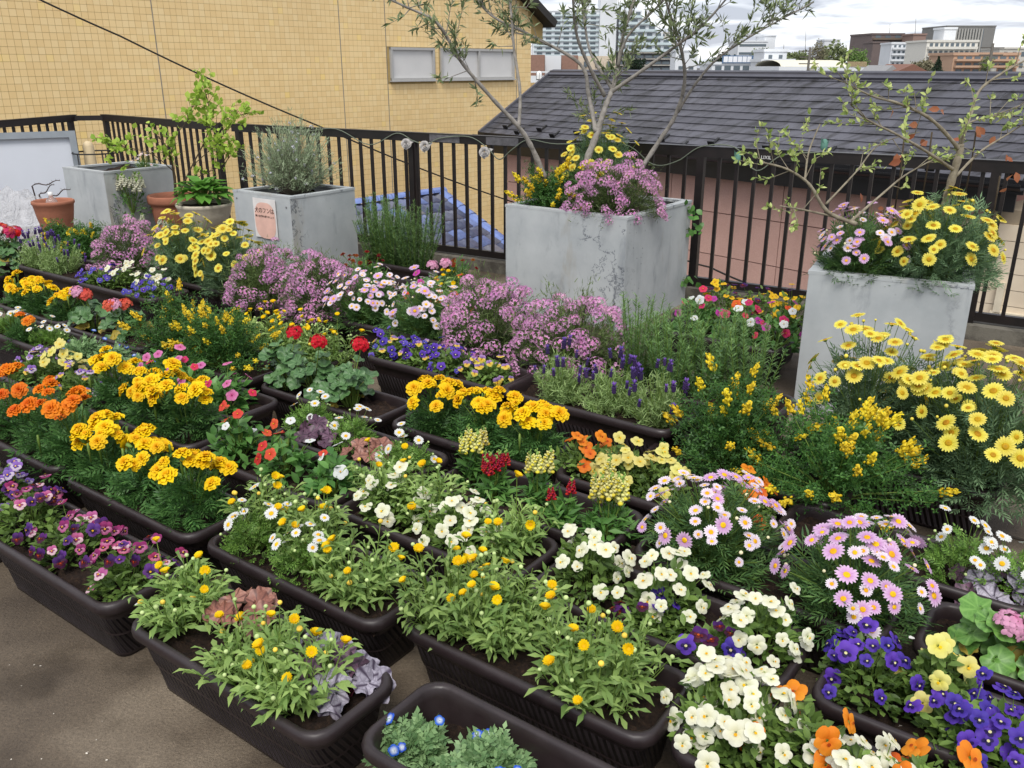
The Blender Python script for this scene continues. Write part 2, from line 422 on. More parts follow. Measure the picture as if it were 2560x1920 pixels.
bx = MB().box((0, 0, 0), (.0955, .008, .0955)); tv = bx.v[0]; tf = [tuple(f) for f in bx.q[0]]
mb = MB().batch((tv, tf), pos, np.repeat(np.eye(3)[None], len(pos), 0), 1.0)
obj('tile_field', mb, ybld, mats=TILE, smooth=False, kind='stuff')
SEAL = plain('sealant', '#857f76', .8)
for j in joints:
    obj('expansion_joint', MB().box((j, -.001, low + (3.4 + 6 - low) / 2), (.014, .020, 7.2 - .6)), ybld, mats=SEAL, smooth=False)
ALU = plain('aluminium', '#a6a5a2', .35, .6, .06, 20)
PANE = plain('frosted_pane', '#c9c8c6', .25, .5, .05, 2.5)
for a, d, kd in wins:
    w = obj('window', MB().box(((a + d) / 2, .01, (wz0 + wz1) / 2 + 6), (d - a, .03, wz1 - wz0)), ybld, mats=PANE, smooth=False)
    fm = MB(); cz = (wz0 + wz1) / 2 + 6; hh = wz1 - wz0
    for xx in [a, d] + ([(a + d) / 2] if kd == 'double' else []): fm.box((xx, -.02, cz), (.05, .06, hh + .05))
    for zz in (wz0, wz1): fm.box(((a + d) / 2, -.0215, zz + 6), (d - a + .05, .063, .05))
    fm.box(((a + d) / 2, -.04, wz0 + 6 - .035), (d - a + .1, .09, .02))
    f = obj('frame', fm, w, mats=ALU, smooth=False)
DARKTRIM = plain('dark_trim', '#2a2724', .6)
mb = MB(); a = Vector((tA - 2.2, 0, zA + 2.2 * .62 + 6)); d = Vector((tB + .05, 0, zB + 6)); dd = d - a
ang = math.atan2(dd.z, dd.x); Rm = np.array(Matrix.Rotation(-ang, 3, 'Y'))
mb.box((a + d) / 2 + Vector((0, 2.2, .06)), (dd.length + .2, 5.0, .16), R=Rm)
obj('roof_verge', mb, ybld, mats=DARKTRIM, smooth=False)
# low yellow parapet at the far end of that building
pp0 = wall_p(wall_t(1312), 0, -.8); mb = MB()
pz = EYE + ray(1340, 207)[2] / ray(1340, 207)[1] * (pp0.y)
c0 = at_y(1312, 225, pp0.y); c1 = at_y(1400, 225, pp0.y)
o = MB().box(((c0.x + c1.x) / 2, pp0.y + .1, pz - 2), (c1.x - c0.x, .2, 4)); par = obj('parapet', o, None, mats=GROUT, smooth=False)
tag(par, 'low yellow tiled parapet beyond the end of the yellow building', 'wall')
mm = MB(); q = []
for i in range(int((c1.x - c0.x) / .1)):
    for k in range(9): q.append((c0.x + .05 + i * .1, pp0.y - .002, pz - .05 - k * .1))
mm.batch((tv, tf), np.array(q), np.repeat(np.eye(3)[None], len(q), 0), 1.0)
obj('tile_field', mm, par, mats=TILE, smooth=False, kind='stuff')

# ------------------------------------------------------------------ house with slate roof and pink wall
K = 1.6; EZ = EYE - .67 * K
E0 = Vector((-.33 * K, 9.5 * K, EZ)); EANG = math.radians(-50); ED = Vector((math.cos(EANG), math.sin(EANG), 0)); EN = Vector((-ED.y, ED.x, 0))
RUN = 1.02 * K; RISE = (1.426 - .83) * K; SL = math.hypot(RUN, RISE); PANG = math.atan2(RISE, RUN)
LEN = 5.35 * K
house = thing('slate_roof_house', 'neighbouring house with dark slate roof and pink block wall below the eaves', 'house', (E0.x, E0.y, -6), EANG)
ez = EZ + 6
SLATE = NT('slate'); b = SLATE.bsdf(.55, .4)
oi = SLATE.n('ShaderNodeObjectInfo')
c = SLATE.ramp(oi.outputs['Random'], [(0, lin('#48484f')), (1, lin('#5a5a62'))])
ti = SLATE.n('ShaderNodeTexCoord'); gw = SLATE.n('ShaderNodeNewGeometry')
mp = SLATE.n('ShaderNodeMapping'); mp.inputs['Rotation'].default_value = (0, 0, -EANG); mp.inputs['Scale'].default_value = (.55, 3.2, 2.2)
SLATE.l(gw.outputs['Position'], mp.inputs['Vector'])
moss = SLATE.ramp(SLATE.noise(2.0, 7, .72, vec=mp.outputs[0], dist=.8), [(.46, (1, 1, 1)), (.6, (.42, .41, .38)), (.72, (.3, .29, .26))])
c = SLATE.mix(1.0, c, moss, 'MULTIPLY'); SLATE.l(c, b.inputs['Base Color']); SLATE.bump(b, SLATE.noise(45, 5, .7), .3, .01); SLATE = SLATE.m
ROWS = 12; ex = SL / ROWS
up_ = Vector((0, math.cos(PANG), math.sin(PANG)))     # up-slope in house space
nr = Vector((0, -math.sin(PANG), math.cos(PANG)))
Rs = np.array([[1, 0, 0], [0, up_.y, -up_.z * 1.0], [0, up_.z, up_.y]])
deck = MB().box(Vector((LEN / 2, 0, ez)) + up_ * SL / 2 - nr * .05, (LEN, SL, .08), R=Rs)
roof = obj('roof', deck, house, mats=DARKTRIM, smooth=False)
SH_ME = {}
for r in range(ROWS):
    off = (r % 2) * .455; x = 0.0; first = True
    while x < LEN - .02:
        w = min(.91 if not (first and r % 2) else .455, LEN - x); first = False
        key = round(w, 2)
        if key not in SH_ME:
            hw = w / 2 - .0015
            vv = [(-hw, 0, .012), (hw, 0, .012), (hw, ex * 1.04, -.001), (-hw, ex * 1.04, -.001), (-hw, 0, -.004), (hw, 0, -.004), (hw, ex * 1.04, -.006), (-hw, ex * 1.04, -.006)]
            SH_ME[key] = MB().add(vv, [(0, 1, 2, 3), (4, 7, 6, 5), (0, 4, 5, 1), (1, 5, 6, 2), (3, 2, 6, 7), (0, 3, 7, 4)]).mesh('shingle', [SLATE], False)
        p = Vector((x + w / 2, 0, ez)) + up_ * (r * ex) + nr * .001
        obj('shingle', SH_ME[key], house, p, (PANG, 0, 0)); x += w
mb = MB().box(Vector((LEN / 2, 0, ez)) + up_ * SL + Vector((0, .06, .01)), (LEN + .04, .24, .05)); mb.box(Vector((LEN / 2, 0, ez)) + up_ * (SL - .04) + nr * .025, (LEN + .04, .16, .03), R=Rs)
obj('ridge_cap', mb, house, mats=plain('ridge_metal', '#4a4a52', .4, .5), smooth=False)
mb = MB().box(Vector((-.02, 0, ez)) + up_ * SL / 2 + nr * .0, (.045, SL + .02, .09), R=Rs)
obj('verge_trim', mb, house, mats=plain('verge_metal', '#55555c', .45), smooth=False)
# far slope and gable
mb = MB(); mb.box(Vector((LEN / 2, RUN * 2, ez)) + Vector((0, -math.cos(PANG), math.sin(PANG))) * SL / 2 - Vector((0, 0, .06)), (LEN, SL, .08), R=np.array([[1, 0, 0], [0, -up_.y, -up_.z], [0, up_.z, -up_.y]]))
obj('far_slope', mb, house, mats=SLATE, smooth=False)
GUTTER = plain('gutter_black', '#17171a', .35, .5)
mb = MB(); a = np.linspace(0, PI, 7)
prof = [(-.075 + .06 * math.cos(x_), -.06 * math.sin(x_)) for x_ in a]
vv = [(xx, y_, ez - .02 + z_) for xx in (-.05, LEN + .05) for y_, z_ in prof]
mb.add(vv, [(i, i + 1, 7 + i + 1, 7 + i) for i in range(6)]); mb.box((LEN / 2, -.015, ez - .05), (LEN + .1, .02, .14)); mb.box((LEN / 2, -.075 - .06, ez - .02), (LEN + .1, .008, .02))
mb.box((LEN / 2, .1, ez - .2), (LEN - .1, .02, .22))
obj('gutter', mb, house, mats=GUTTER, smooth=False)
BLK = plain('snow_guard_black', '#141415', .5)
for row, sh in ((1.05, 0), (.25, .42)):
    for i in range(int(LEN / .84)):
        mb = MB(); base = Vector((.5 + sh + i * .84, 0, ez)) + up_ * (row * ex)
        mb.box(base + nr * .045, (.10, .012, .06), R=Rs); mb.box(base + up_ * .08 + nr * .02, (.04, .18, .006), R=Rs)
        obj('snow_guard', mb, house, mats=BLK, smooth=False)
# pink block wall, panel by panel
PINK = NT('pink_render'); b = PINK.bsdf(.8, .3)
c = PINK.ramp(PINK.noise(120, 4, .7), [(.35, lin('#b08c82')), (.65, lin('#c4a297'))])
st = PINK.ramp(PINK.noise(1.3, 4, .6), [(.35, (.9, .88, .87)), (.65, (1.03, 1.02, 1.01))])
PINK.l(PINK.mix(1.0, c, st, 'MULTIPLY'), b.inputs['Base Color']); PINK.bump(b, PINK.noise(160, 4, .8), .25, .006); PINK = PINK.m
wx0, wx1 = .22 * K, LEN - .25 * K; wy = .30
mb = MB().box(((wx0 + wx1) / 2, wy + 1.1, ez / 2 - .1), (wx1 - wx0, 2.18, ez - .1)); obj('wall', mb, house, mats=plain('pink_joint', '#7a5850', .9), smooth=False)
ph, pw = .57, 1.8; PW_ME = {}
k = 0
for zz in np.arange(ez - .5, ez - 4.2, -ph):
    x = wx0
    while x < wx1 - .05:
        w = min(pw, wx1 - x); key = round(w, 2)
        if key not in PW_ME: PW_ME[key] = MB().box((0, 0, 0), (w - .012, .03, ph - .012)).mesh('wall_panel', [PINK], False)
        obj('wall_panel', PW_ME[key], house, (x + w / 2, wy, zz)); x += w
    k += 1
mb = MB().box((.12, wy + 1.1, ez / 2 - .5), (.02, .02, .02))
# gable triangle
mb = MB(); gx = wx0 + .005
mb.add([(gx, wy, ez - .25), (gx, RUN * 2 - wy, ez - .25), (gx, RUN, ez + RISE - .12)], [(0, 2, 1)]); mb.add([(gx, wy, 0), (gx, RUN * 2 - wy, 0), (gx, RUN * 2 - wy, ez - .25), (gx, wy, ez - .25)], [(0, 3, 2, 1)])
obj('gable_wall', mb, house, mats=PINK, smooth=False)

# ------------------------------------------------------------------ small blue tiled roof lower down
BLUE = NT('blue_glazed_tile'); b = BLUE.bsdf(.22, .6)
oi = BLUE.n('ShaderNodeObjectInfo')
c = BLUE.ramp(oi.outputs['Random'], [(0, lin('#4a5068')), (.35, lin('#5b5f74')), (.6, lin('#7d7c80')), (.8, lin('#5f6f9c')), (1, lin('#8796c4'))])
mot = BLUE.ramp(BLUE.noise(14, 4), [(.35, (.8, .8, .8)), (.65, (1.1, 1.1, 1.1))])
BLUE.l(BLUE.mix(1.0, c, mot, 'MULTIPLY'), b.inputs['Base Color']); BLUE = BLUE.m
RB = at_y(1108, 482, 15.2); bang = math.radians(47.5)
bd = Vector((math.cos(bang), math.sin(bang), 0)); bdn = Vector((bd.y, -bd.x, 0))      # along ridge (away), downslope in plan
bp = math.radians(24)
shed = thing('blue_tile_roof', 'low annex roof of glossy blue and grey tiles beyond the railing', 'roof', (RB.x, RB.y, RB.z), bang)
# local: x along ridge (away +), -y downslope
dn = Vector((0, -math.cos(bp), -math.sin(bp))); bn = Vector((0, -math.sin(bp), math.cos(bp)))
TWd, TLn = .30, .27
cc = []
vv = []; m = 9
for j, (yy, dz) in enumerate(((0, .0), (TLn * 1.08, .022))):
    for i in range(m):
        f = i / (m - 1); vv.append(((f - .5) * TWd, -yy, .035 * math.sin(f * PI * 1.0) ** 2 + (.02 if f > .85 else 0) + dz))
fc = [(i, i + m, i + 1 + m, i + 1) for i in range(m - 1)]
vv += [(x, y - .001, z - .022) for x, y, z in vv[m:]]
fc += [(m + i, 2 * m + i, 2 * m + i + 1, m + i + 1) for i in range(m - 1)]
BT_ME = MB().add(vv, fc).mesh('roof_tile', [BLUE], True)
NR, NCt = 15, 12
dk = MB().box(Vector((-NCt * TWd / 2, 0, 0)) + dn * (NR * TLn / 2) - bn * .05, (NCt * TWd, NR * TLn, .08), R=np.array([[1, 0, 0], [0, math.cos(bp), -math.sin(bp)], [0, math.sin(bp), math.cos(bp)]]))
obj('roof_deck', dk, shed, mats=DARKTRIM, smooth=False)
for r in range(NR):
    for c_i in range(NCt):
        obj('roof_tile', BT_ME, shed, Vector((-(c_i + .5) * TWd, 0, 0)) + dn * (r * TLn) + bn * .0, (bp, 0, 0))
BR = plain('blue_ridge', '#6f82b8', .22, .6, .2, 6)
for c_i in range(NCt):
    mb = MB(); a = np.linspace(0, PI, 7)
    prof = [(.09 * math.cos(x_), .075 * math.sin(x_)) for x_ in a]; x0_ = -(c_i + 1) * TWd; x1_ = -c_i * TWd
    mb.add([(xx, y_, z_ + .03) for xx in (x0_, x1_ + .02) for y_, z_ in prof], [(i, 7 + i, 8 + i, i + 1) for i in range(6)])
    obj('ridge_tile', mb, shed, mats=BR, smooth=True)
for r in range(NR):
    p = Vector((.01, 0, 0)) + dn * (r * TLn); mb = MB(); a = np.linspace(-.1, PI, 6)
    prof = [(-.08 + .10 * math.cos(x_), .055 * math.sin(x_)) for x_ in a]
    q0 = p + bn * .03; q1 = p + dn * (TLn * 1.06) + bn * .045
    mb.add([list(q + Vector((x_, 0, 0)) + bn * z_) for q in (q0, q1) for x_, z_ in prof], [(i, i + 1, 7 + i, 6 + i) for i in range(5)])
    obj('verge_tile', mb, shed, mats=BR, smooth=True)
mb = MB().box((-NCt * TWd / 2, -1.7, -2.6), (NCt * TWd - .3, 2.6, 3.6)); obj('wall', mb, shed, mats=plain('annex_wall', '#b8b0a0', .9), smooth=False)

# ------------------------------------------------------------------ cream house at the far side of the railing
CREAM = NT('cream_siding'); b = CREAM.bsdf(.7, .3)
CREAM.l(CREAM.ramp(CREAM.noise(3, 4), [(.3, lin('#c9b9a2')), (.7, lin('#d8cab4'))]), b.inputs['Base Color']); CREAM = CREAM.m
ch0 = at_y(2420, 500, 9.2)
cream = thing('cream_house', 'cream board clad house wall with a grey door panel beside the slate roof', 'house', (ch0.x, ch0.y, -6), math.radians(-38))
obj('wall', MB().box((3, 1.0, 3.05), (6, 1.8, 6.1)), cream, mats=plain('cream_backing', '#8c7f6c', .9), smooth=False)
for i in range(12):
    obj('siding_board', MB().box((3.0, .085, 4.0 + i * .17), (6.02, .03, .163)), cream, mats=CREAM, smooth=False)
obj('door_panel', MB().box((1.15, .05, 4.1), (1.3, .04, 1.7)), cream, mats=plain('grey_panel', '#8d8f96', .5), smooth=False)
obj('door_frame', MB().box((1.15, .04, 5.0), (1.5, .08, .09)).box((.46, .04, 4.3), (.07, .08, 2.1)), cream, mats=plain('cream_frame', '#cfc4ae', .6), smooth=False)
obj('window', MB().box((2.6, .05, 4.5), (1.2, .04, 1.5)), cream, mats=plain('dark_glass', '#20262b', .12, .6), smooth=False)

# ------------------------------------------------------------------ cables
CAB = plain('cable_black', '#1a1512', .6)
def cable(label, pts, r, name='cable'):
    P = [Vector(p) for p in pts]; out = []
    for i in range(len(P) - 1):
        for k in range(8):
            f = k / 8; q_ = P[i].lerp(P[i + 1], f); q_.z -= 4 * f * (1 - f) * .012 * (P[i + 1] - P[i]).length; out.append(q_)
    out.append(P[-1]); o = obj(name, MB().tube(out, r, 6), None, mats=CAB); return tag(o, label, 'cable')
cable('thin black cable slanting down across the yellow tiled wall', [at_y(-150, -125, 10.0), at_y(300, 90, 10.9), at_y(790, 312, 11.9), at_y(1285, 506, 13.6)], .011)
cable('thin black wire slanting across the pink wall low behind the balusters', [at_y(1690, 640, 8.2), at_y(1775, 668, 7.4), at_y(1925, 728, 6.5)], .008, 'wire')

# ================================================================== the town beyond the roof ridge
GLASSD = plain('far_glass', '#5d676e', .2, .5)
PALE = plain('far_white', '#d4d7da', .7, .3, .06, .2); OFFW = plain('far_offwhite', '#bdb9b0', .7, .3, .06, .2)
GREYB = plain('far_grey', '#7c7b78', .7, .3, .08, .2); BROWNB = plain('far_brown', '#6a5e5b', .7, .3, .1, .2)
ORNG = plain('far_orange', '#b5957d', .7, .3, .08, .2); AQUA = plain('far_aqua', '#bccacd', .25, .5, .05, .3)
DGREY = plain('far_darkgrey', '#4b4c4f', .6)
def building(name, label, px0, px1, py_top, D, mat, depth=14, rz=0.0, cat='building', group=None, floors=0, cols=0, py_bot=185, win=(.6, .5), balcony=None, roof=True, margin=.04):
    """box building D metres away spanning pixel columns px0..px1, parts: wall, roof, windows, balconies"""
    a = at_y(px0, py_top, D); d = at_y(px1, py_top, D); w = d.x - a.x; top = a.z; zg = -7.0
    bot = at_y(px0, py_bot, D).z
    root = thing(name, label, cat, ((a.x + d.x) / 2, D, zg), rz, group)
    obj('wall', MB().box((0, depth / 2, (top - zg) / 2), (w, depth, top - zg)), root, mats=mat, smooth=False)
    if roof: obj('roof', MB().box((0, depth / 2, top - zg + .15), (w + .4, depth + .4, .5)), root, mats=mat, smooth=False)
    if floors:
        fh = (top - bot) / floors; cw = w * (1 - 2 * margin) / cols
        me = MB().box((0, 0, 0), (cw * win[0], .1, fh * win[1])).mesh('window', [GLASSD], False)
        bm = None
        if balcony: bm = MB().box((0, 0, 0), (w * .96, .9, fh * .34)).mesh('balcony', [balcony], False)
        for f in range(floors):
            zc_ = bot - zg + (f + .55) * fh
            for c in range(cols): obj('window', me, root, (-w / 2 + w * margin + (c + .5) * cw, -.03, zc_))
            if bm: obj('balcony', bm, root, (0, -.45, bot - zg + (f + .17) * fh))
    return root
# stepped white apartment tower
D = 480
building('apartment_tower', 'white terraced apartment wing seen through the olive branches', 1332, 1502, 28, D, PALE, 20, floors=11, cols=7, py_bot=165, win=(.62, .42), balcony=AQUA)
building('apartment_tower', 'tall blank white stair tower of the terraced apartments', 1503, 1545, -40, D - 4, PALE, 16)
steps = [(1546, 1700, 113), (1546, 1676, 97), (1546, 1656, 80), (1546, 1640, 62), (1546, 1622, 45), (1546, 1602, 26)]
root = None
for i, (x0, x1, yt) in enumerate(steps):
    a = at_y(x0, yt, D); d = at_y(x1, yt, D); bz = at_y(x0, 130 if i == 0 else steps[i - 1][2], D).z
    if root is None:
        root = thing('apartment_tower', 'stepped white apartment block with pale glass balconies and grey lower storeys', 'building', (a.x, D, -7))
        lo = MB().box(((d.x - a.x) / 2, 8, (bz + 7) / 2), (d.x - a.x, 16, bz + 7)); obj('podium', lo, root, mats=DGREY, smooth=False)
        for k in range(4):
            for j in range(7): obj('window', MB().box(((j + .5) * (d.x - a.x) / 7, -.05, bz + 7 - 2.2 - k * 3), ((d.x - a.x) / 7 * .8, .2, 1.2)), root, mats=GLASSD, smooth=False)
            obj('slab', MB().box(((d.x - a.x) / 2, -.5, bz + 7 - .4 - k * 3), (d.x - a.x, 1.2, .35)), root, mats=OFFW, smooth=False)
        ox = a.x
    w = d.x - a.x
    obj('storey', MB().box((w / 2, 8, (a.z + bz) / 2 + 7), (w, 16, a.z - bz)), root, mats=PALE, smooth=False)
    nb = max(3, int(w / 4.2))
    for j in range(nb): obj('window', MB().box(((j + .5) * w / nb, -.05, (a.z + bz) / 2 + 7 + .4), (w / nb * .62, .2, (a.z - bz) * .42)), root, mats=GLASSD, smooth=False)
    obj('balcony', MB().box((w / 2, -.6, bz + 7 + .7), (w + .6, 1.2, 1.2)), root, mats=AQUA, smooth=False)
building('office_building', 'pale grey stepped flats behind the stepped tower', 1640, 1688, 82, 520, OFFW, 14, floors=7, cols=4, py_bot=170, win=(.7, .4))
building('office_building', 'white office block with two dark ribbon windows', 1846, 1920, 104, 330, PALE, 14, floors=4, cols=1, py_bot=185, win=(.98, .3))
building('office_building', 'white office tower top beside the ribbon windowed block', 1912, 1940, 90, 333, PALE, 12)
building('small_building', 'low white annex next to the stepped tower', 1690, 1745, 128, 300, PALE, 10, floors=2, cols=2, py_bot=185, win=(.5, .3))
sc_ = building('school_building', 'low white school with lettered squares along its roof edge', 1780, 1905, 160, 190, PALE, 12, floors=1, cols=5, py_bot=182, win=(.7, .5))
w_ = at_y(1905, 160, 190).x - at_y(1780, 160, 190).x; tz = at_y(1780, 160, 190).z + 7
SQ = plain('sign_white', '#e4e6ea', .5); SB = plain('sign_blue', '#31456e', .5)
obj('sign_rail', MB().box((0, -.3, tz + .9), (w_ * .62, .08, 1.5)), sc_, mats=plain('sign_back', '#56708f', .5), smooth=False)
for i, ch in enumerate('山清五中学校'):
    x = -w_ * .24 + i * w_ * .094
    p = obj('sign_plate', MB().box((x, -.36, tz + .9), (.85, .05, 1.1)), sc_, mats=SQ, smooth=False)
building('school_building', 'white boxy stair head rising over the low school roofs', 1912, 1968, 128, 180, PALE, 8, floors=1, cols=2, py_bot=165, win=(.35, .4))
building('school_building', 'plain white wall block between school and gymnasium', 1905, 1985, 153, 172, PALE, 8)
gy = building('gymnasium', 'long white gymnasium with a cream vaulted roof', 1948, 2165, 166, 150, PALE, 16, roof=False)
gw_ = at_y(2100, 166, 150).x - at_y(1955, 166, 150).x; gz = at_y(1948, 166, 150).z + 7
a = np.linspace(0, PI, 9); prof = [(8 - 8 * math.cos(x), 1.0 * math.sin(x)) for x in a]
mb = MB(); mb.add([(xx, y, gz + z) for xx in (-gw_ * .72, gw_ * .42) for y, z in prof], [(i, 9 + i, 10 + i, i + 1) for i in range(8)])
obj('vault_roof', mb, gy, mats=plain('cream_roof', '#d8d2bc', .6))
mb = MB()
for i in range(30): mb.box((gw_ * .43 + i * gw_ * .011, -.1, gz + .3), (.06, .06, .7))
mb.box((gw_ * .58, -.1, gz + .68), (gw_ * .33, .08, .08)); obj('roof_fence', mb, gy, mats=plain('tan_metal', '#b09a78', .6), smooth=False)
building('apartment_block', 'tall dark brown apartment tower with open balconies', 2180, 2262, 86, 300, BROWNB, 16, math.radians(4), floors=7, cols=3, py_bot=180, win=(.55, .5), balcony=plain('far_tan', '#6b5e50', .7))
building('apartment_block', 'narrow brown tower face beside the open balconies', 2183, 2222, 107, 296, BROWNB, 8)
building('apartment_block', 'white apartment block with long balconies beside the brown tower', 2232, 2325, 109, 260, PALE, 12, math.radians(-8), floors=5, cols=8, py_bot=182, win=(.5, .42), balcony=PALE)
building('penthouse_block', 'small brown rooftop block with antennas above the white flats', 2284, 2316, 87, 290, plain('far_mauve', '#8a7268', .7), 8)
building('apartment_block', 'white apartment block with a blank end wall and dark balconies', 2318, 2446, 104, 230, plain('far_ivory', '#d2cfc6', .7), 12, floors=4, cols=9, py_bot=180, win=(.6, .5), balcony=plain('far_ivory', '#d2cfc6', .7))
building('lift_house', 'white lift house on the roof of the ivory flats', 2362, 2392, 72, 240, PALE, 6)
gr = building('office_tower', 'tall grey office tower with vertical fins', 2368, 2490, 66, 420, GREYB, 25, floors=1, cols=1, py_bot=180, win=(.01, .01))
wv = at_y(2490, 66, 420).x - at_y(2368, 66, 420).x; tz = at_y(2368, 66, 420).z + 7
fin = MB().box((0, -.5, 0), (.7, 1.0, 20)).mesh('fin', [plain('far_fin', '#a09e98', .7)], False)
gl = MB().box((0, -.02, 0), (.9, .3, 20)).mesh('window', [GLASSD], False)
for i in range(13):
    obj('fin', fin, gr, (-wv * .48 + i * wv * .058, 0, tz - 11)); obj('window', gl, gr, (-wv * .48 + (i + .5) * wv * .058, 0, tz - 11))
building('apartment_block', 'low orange brown apartment house with long balconies', 2385, 2548, 137, 170, ORNG, 10, floors=3, cols=7, py_bot=185, win=(.7, .42), balcony=ORNG)
building('small_building', 'pale building at the edge of town past the orange flats', 2500, 2620, 122, 260, OFFW, 10, floors=2, cols=5, py_bot=180, win=(.4, .4))
building('small_building', 'white rooftop plant room above the trees', 2062, 2100, 101, 320, PALE, 8)
# house with brown gable roof
def gable(label, px0, px1, py_e, py_r, D, mat_w, mat_r):
    a = at_y(px0, py_e, D); d = at_y(px1, py_e, D); r = at_y(px0, py_r, D); w = d.x - a.x
    root = thing('small_house', label, 'house', ((a.x + d.x) / 2, D, -7)); h = a.z + 7
    obj('wall', MB().box((0, 4, h / 2), (w, 8, h)), root, mats=mat_w, smooth=False)
    mb = MB(); rh = r.z - a.z
    mb.add([(-w * .56, -.4, h), (w * .56, -.4, h), (0, -.4, h + rh), (-w * .56, 8, h), (w * .56, 8, h), (0, 8, h + rh)], [(0, 1, 2), (3, 5, 4), (0, 2, 5, 3), (1, 4, 5, 2)])
    obj('roof', mb, root, mats=mat_r, smooth=False)
gable('white gabled house end with grey roof beneath the apartment flats', 2212, 2242, 178, 163, 120, PALE, plain('far_roofgrey', '#8f8f8f', .7))
gable('small house with brown tiled gable roof beside the dark conifer', 2245, 2312, 178, 160, 118, OFFW, plain('far_roofbrown', '#7a5648', .8))
# buildings seen in the gap beside the yellow wall
bb = building('shop_building', 'brown and cream flats with a teal window past the yellow wall', 1326, 1362, 137, 48, plain('far_rust', '#8a6a5c', .7), 6, roof=False)
obj('window', MB().box((.0, -.03, 7.6), (.42, .1, .55)), bb, mats=plain('teal_glass', '#4f7a7a', .2), smooth=False)
b2 = building('shop_building', 'white and pale blue glazed flats behind the roof verge', 1363, 1403, 139, 50, PALE, 6, roof=False)
obj('window', MB().box((-.15, -.03, 7.4), (.36, .1, 1.4)), b2, mats=AQUA, smooth=False)
building('shop_building', 'rust brown rendered house behind the olive trunk', 1404, 1445, 138, 52, plain('far_rust', '#8a6a5c', .7), 6, roof=False)
building('shop_building', 'cream rendered house behind the olive fork', 1446, 1540, 140, 55, plain('far_cream', '#c9bba6', .7), 6, roof=False, floors=1, cols=3, py_bot=185, win=(.3, .3))
rl = at_y(1326, 180, 40); rr = at_y(1400, 180, 40)
o = obj('balcony_rail', MB().box(((rl.x + rr.x) / 2, 40, rl.z), (rr.x - rl.x, .08, .06)).box(((rl.x + rr.x) / 2, 40.05, rl.z - .5), (rr.x - rl.x, .05, .7)).box((rl.x + .3, 40, rl.z - 2), (.06, .06, 4)).box((rr.x, 40, rl.z - 2), (.06, .06, 4)), None, mats=PALE, smooth=False)
tag(o, 'white balcony balustrade seen in the gap past the yellow wall', 'railing')
lp = at_y(1348, 199, 38); lan = thing('lantern', 'white arched lantern ornament in the gap past the yellow wall', 'lantern', lp)
obj('hood', MB().lathe([(.0, .34), (.06, .32), (.10, .26), (.115, .18), (.115, 0)], 12), lan, mats=plain('lantern_white', '#e8e8e6', .5))
obj('cage', MB().lathe([(.125, -.02), (.125, .0), (.118, .02)], 12).box((0, -.12, .14), (.012, .012, .3)).box((.12, 0, .14), (.012, .012, .3)).box((-.12, 0, .14), (.012, .012, .3)).box((0, 0, -.5), (.05, .05, 1.0)), lan, mats=BLK, smooth=False)
# utility poles
def pole(label, px, py_top, D):
    p = at_y(px, py_top, D); root = thing('utility_pole', label, 'utility pole', (p.x, D, -7)); h = p.z + 7
    obj('mast', MB().tube([(0, 0, 0), (0, 0, h)], [.18, .11], 8), root, mats=plain('pole_grey', '#5a5650', .8))
    for k in (.35, .9, 1.5): obj('crossarm', MB().box((0, 0, h - k), (1.9, .1, .1)), root, mats=plain('pole_grey', '#5a5650', .8), smooth=False)
    obj('transformer', MB().tube([(.35, 0, h - 2.7), (.35, 0, h - 1.9)], .26, 10), root, mats=plain('pole_can', '#8a8880', .6))
pole('utility pole standing in front of the tree belt', 2026, 118, 90)
pole('utility pole rising over the orange brown flats', 2483, 108, 75)
for i, (px, y0, y1, D) in enumerate(((2015, 75, 118, 320), (2290, 45, 88, 292), (2225, 60, 90, 302), (1960, 110, 130, 182))):
    a = at_y(px, y0, D); d = at_y(px, y1, D)
    o = obj('antenna_mast', MB().tube([(d.x, D, d.z - 3), (a.x, D, a.z)], [.12, .05], 5), None, mats=plain('pole_grey', '#5a5650', .8))
    tag(o, ['thin antenna mast on the white plant room above the trees', 'thin antenna mast on the small brown rooftop block', 'thin antenna mast on the dark brown tower', 'thin antenna mast on the white school stair head'][i], 'antenna')
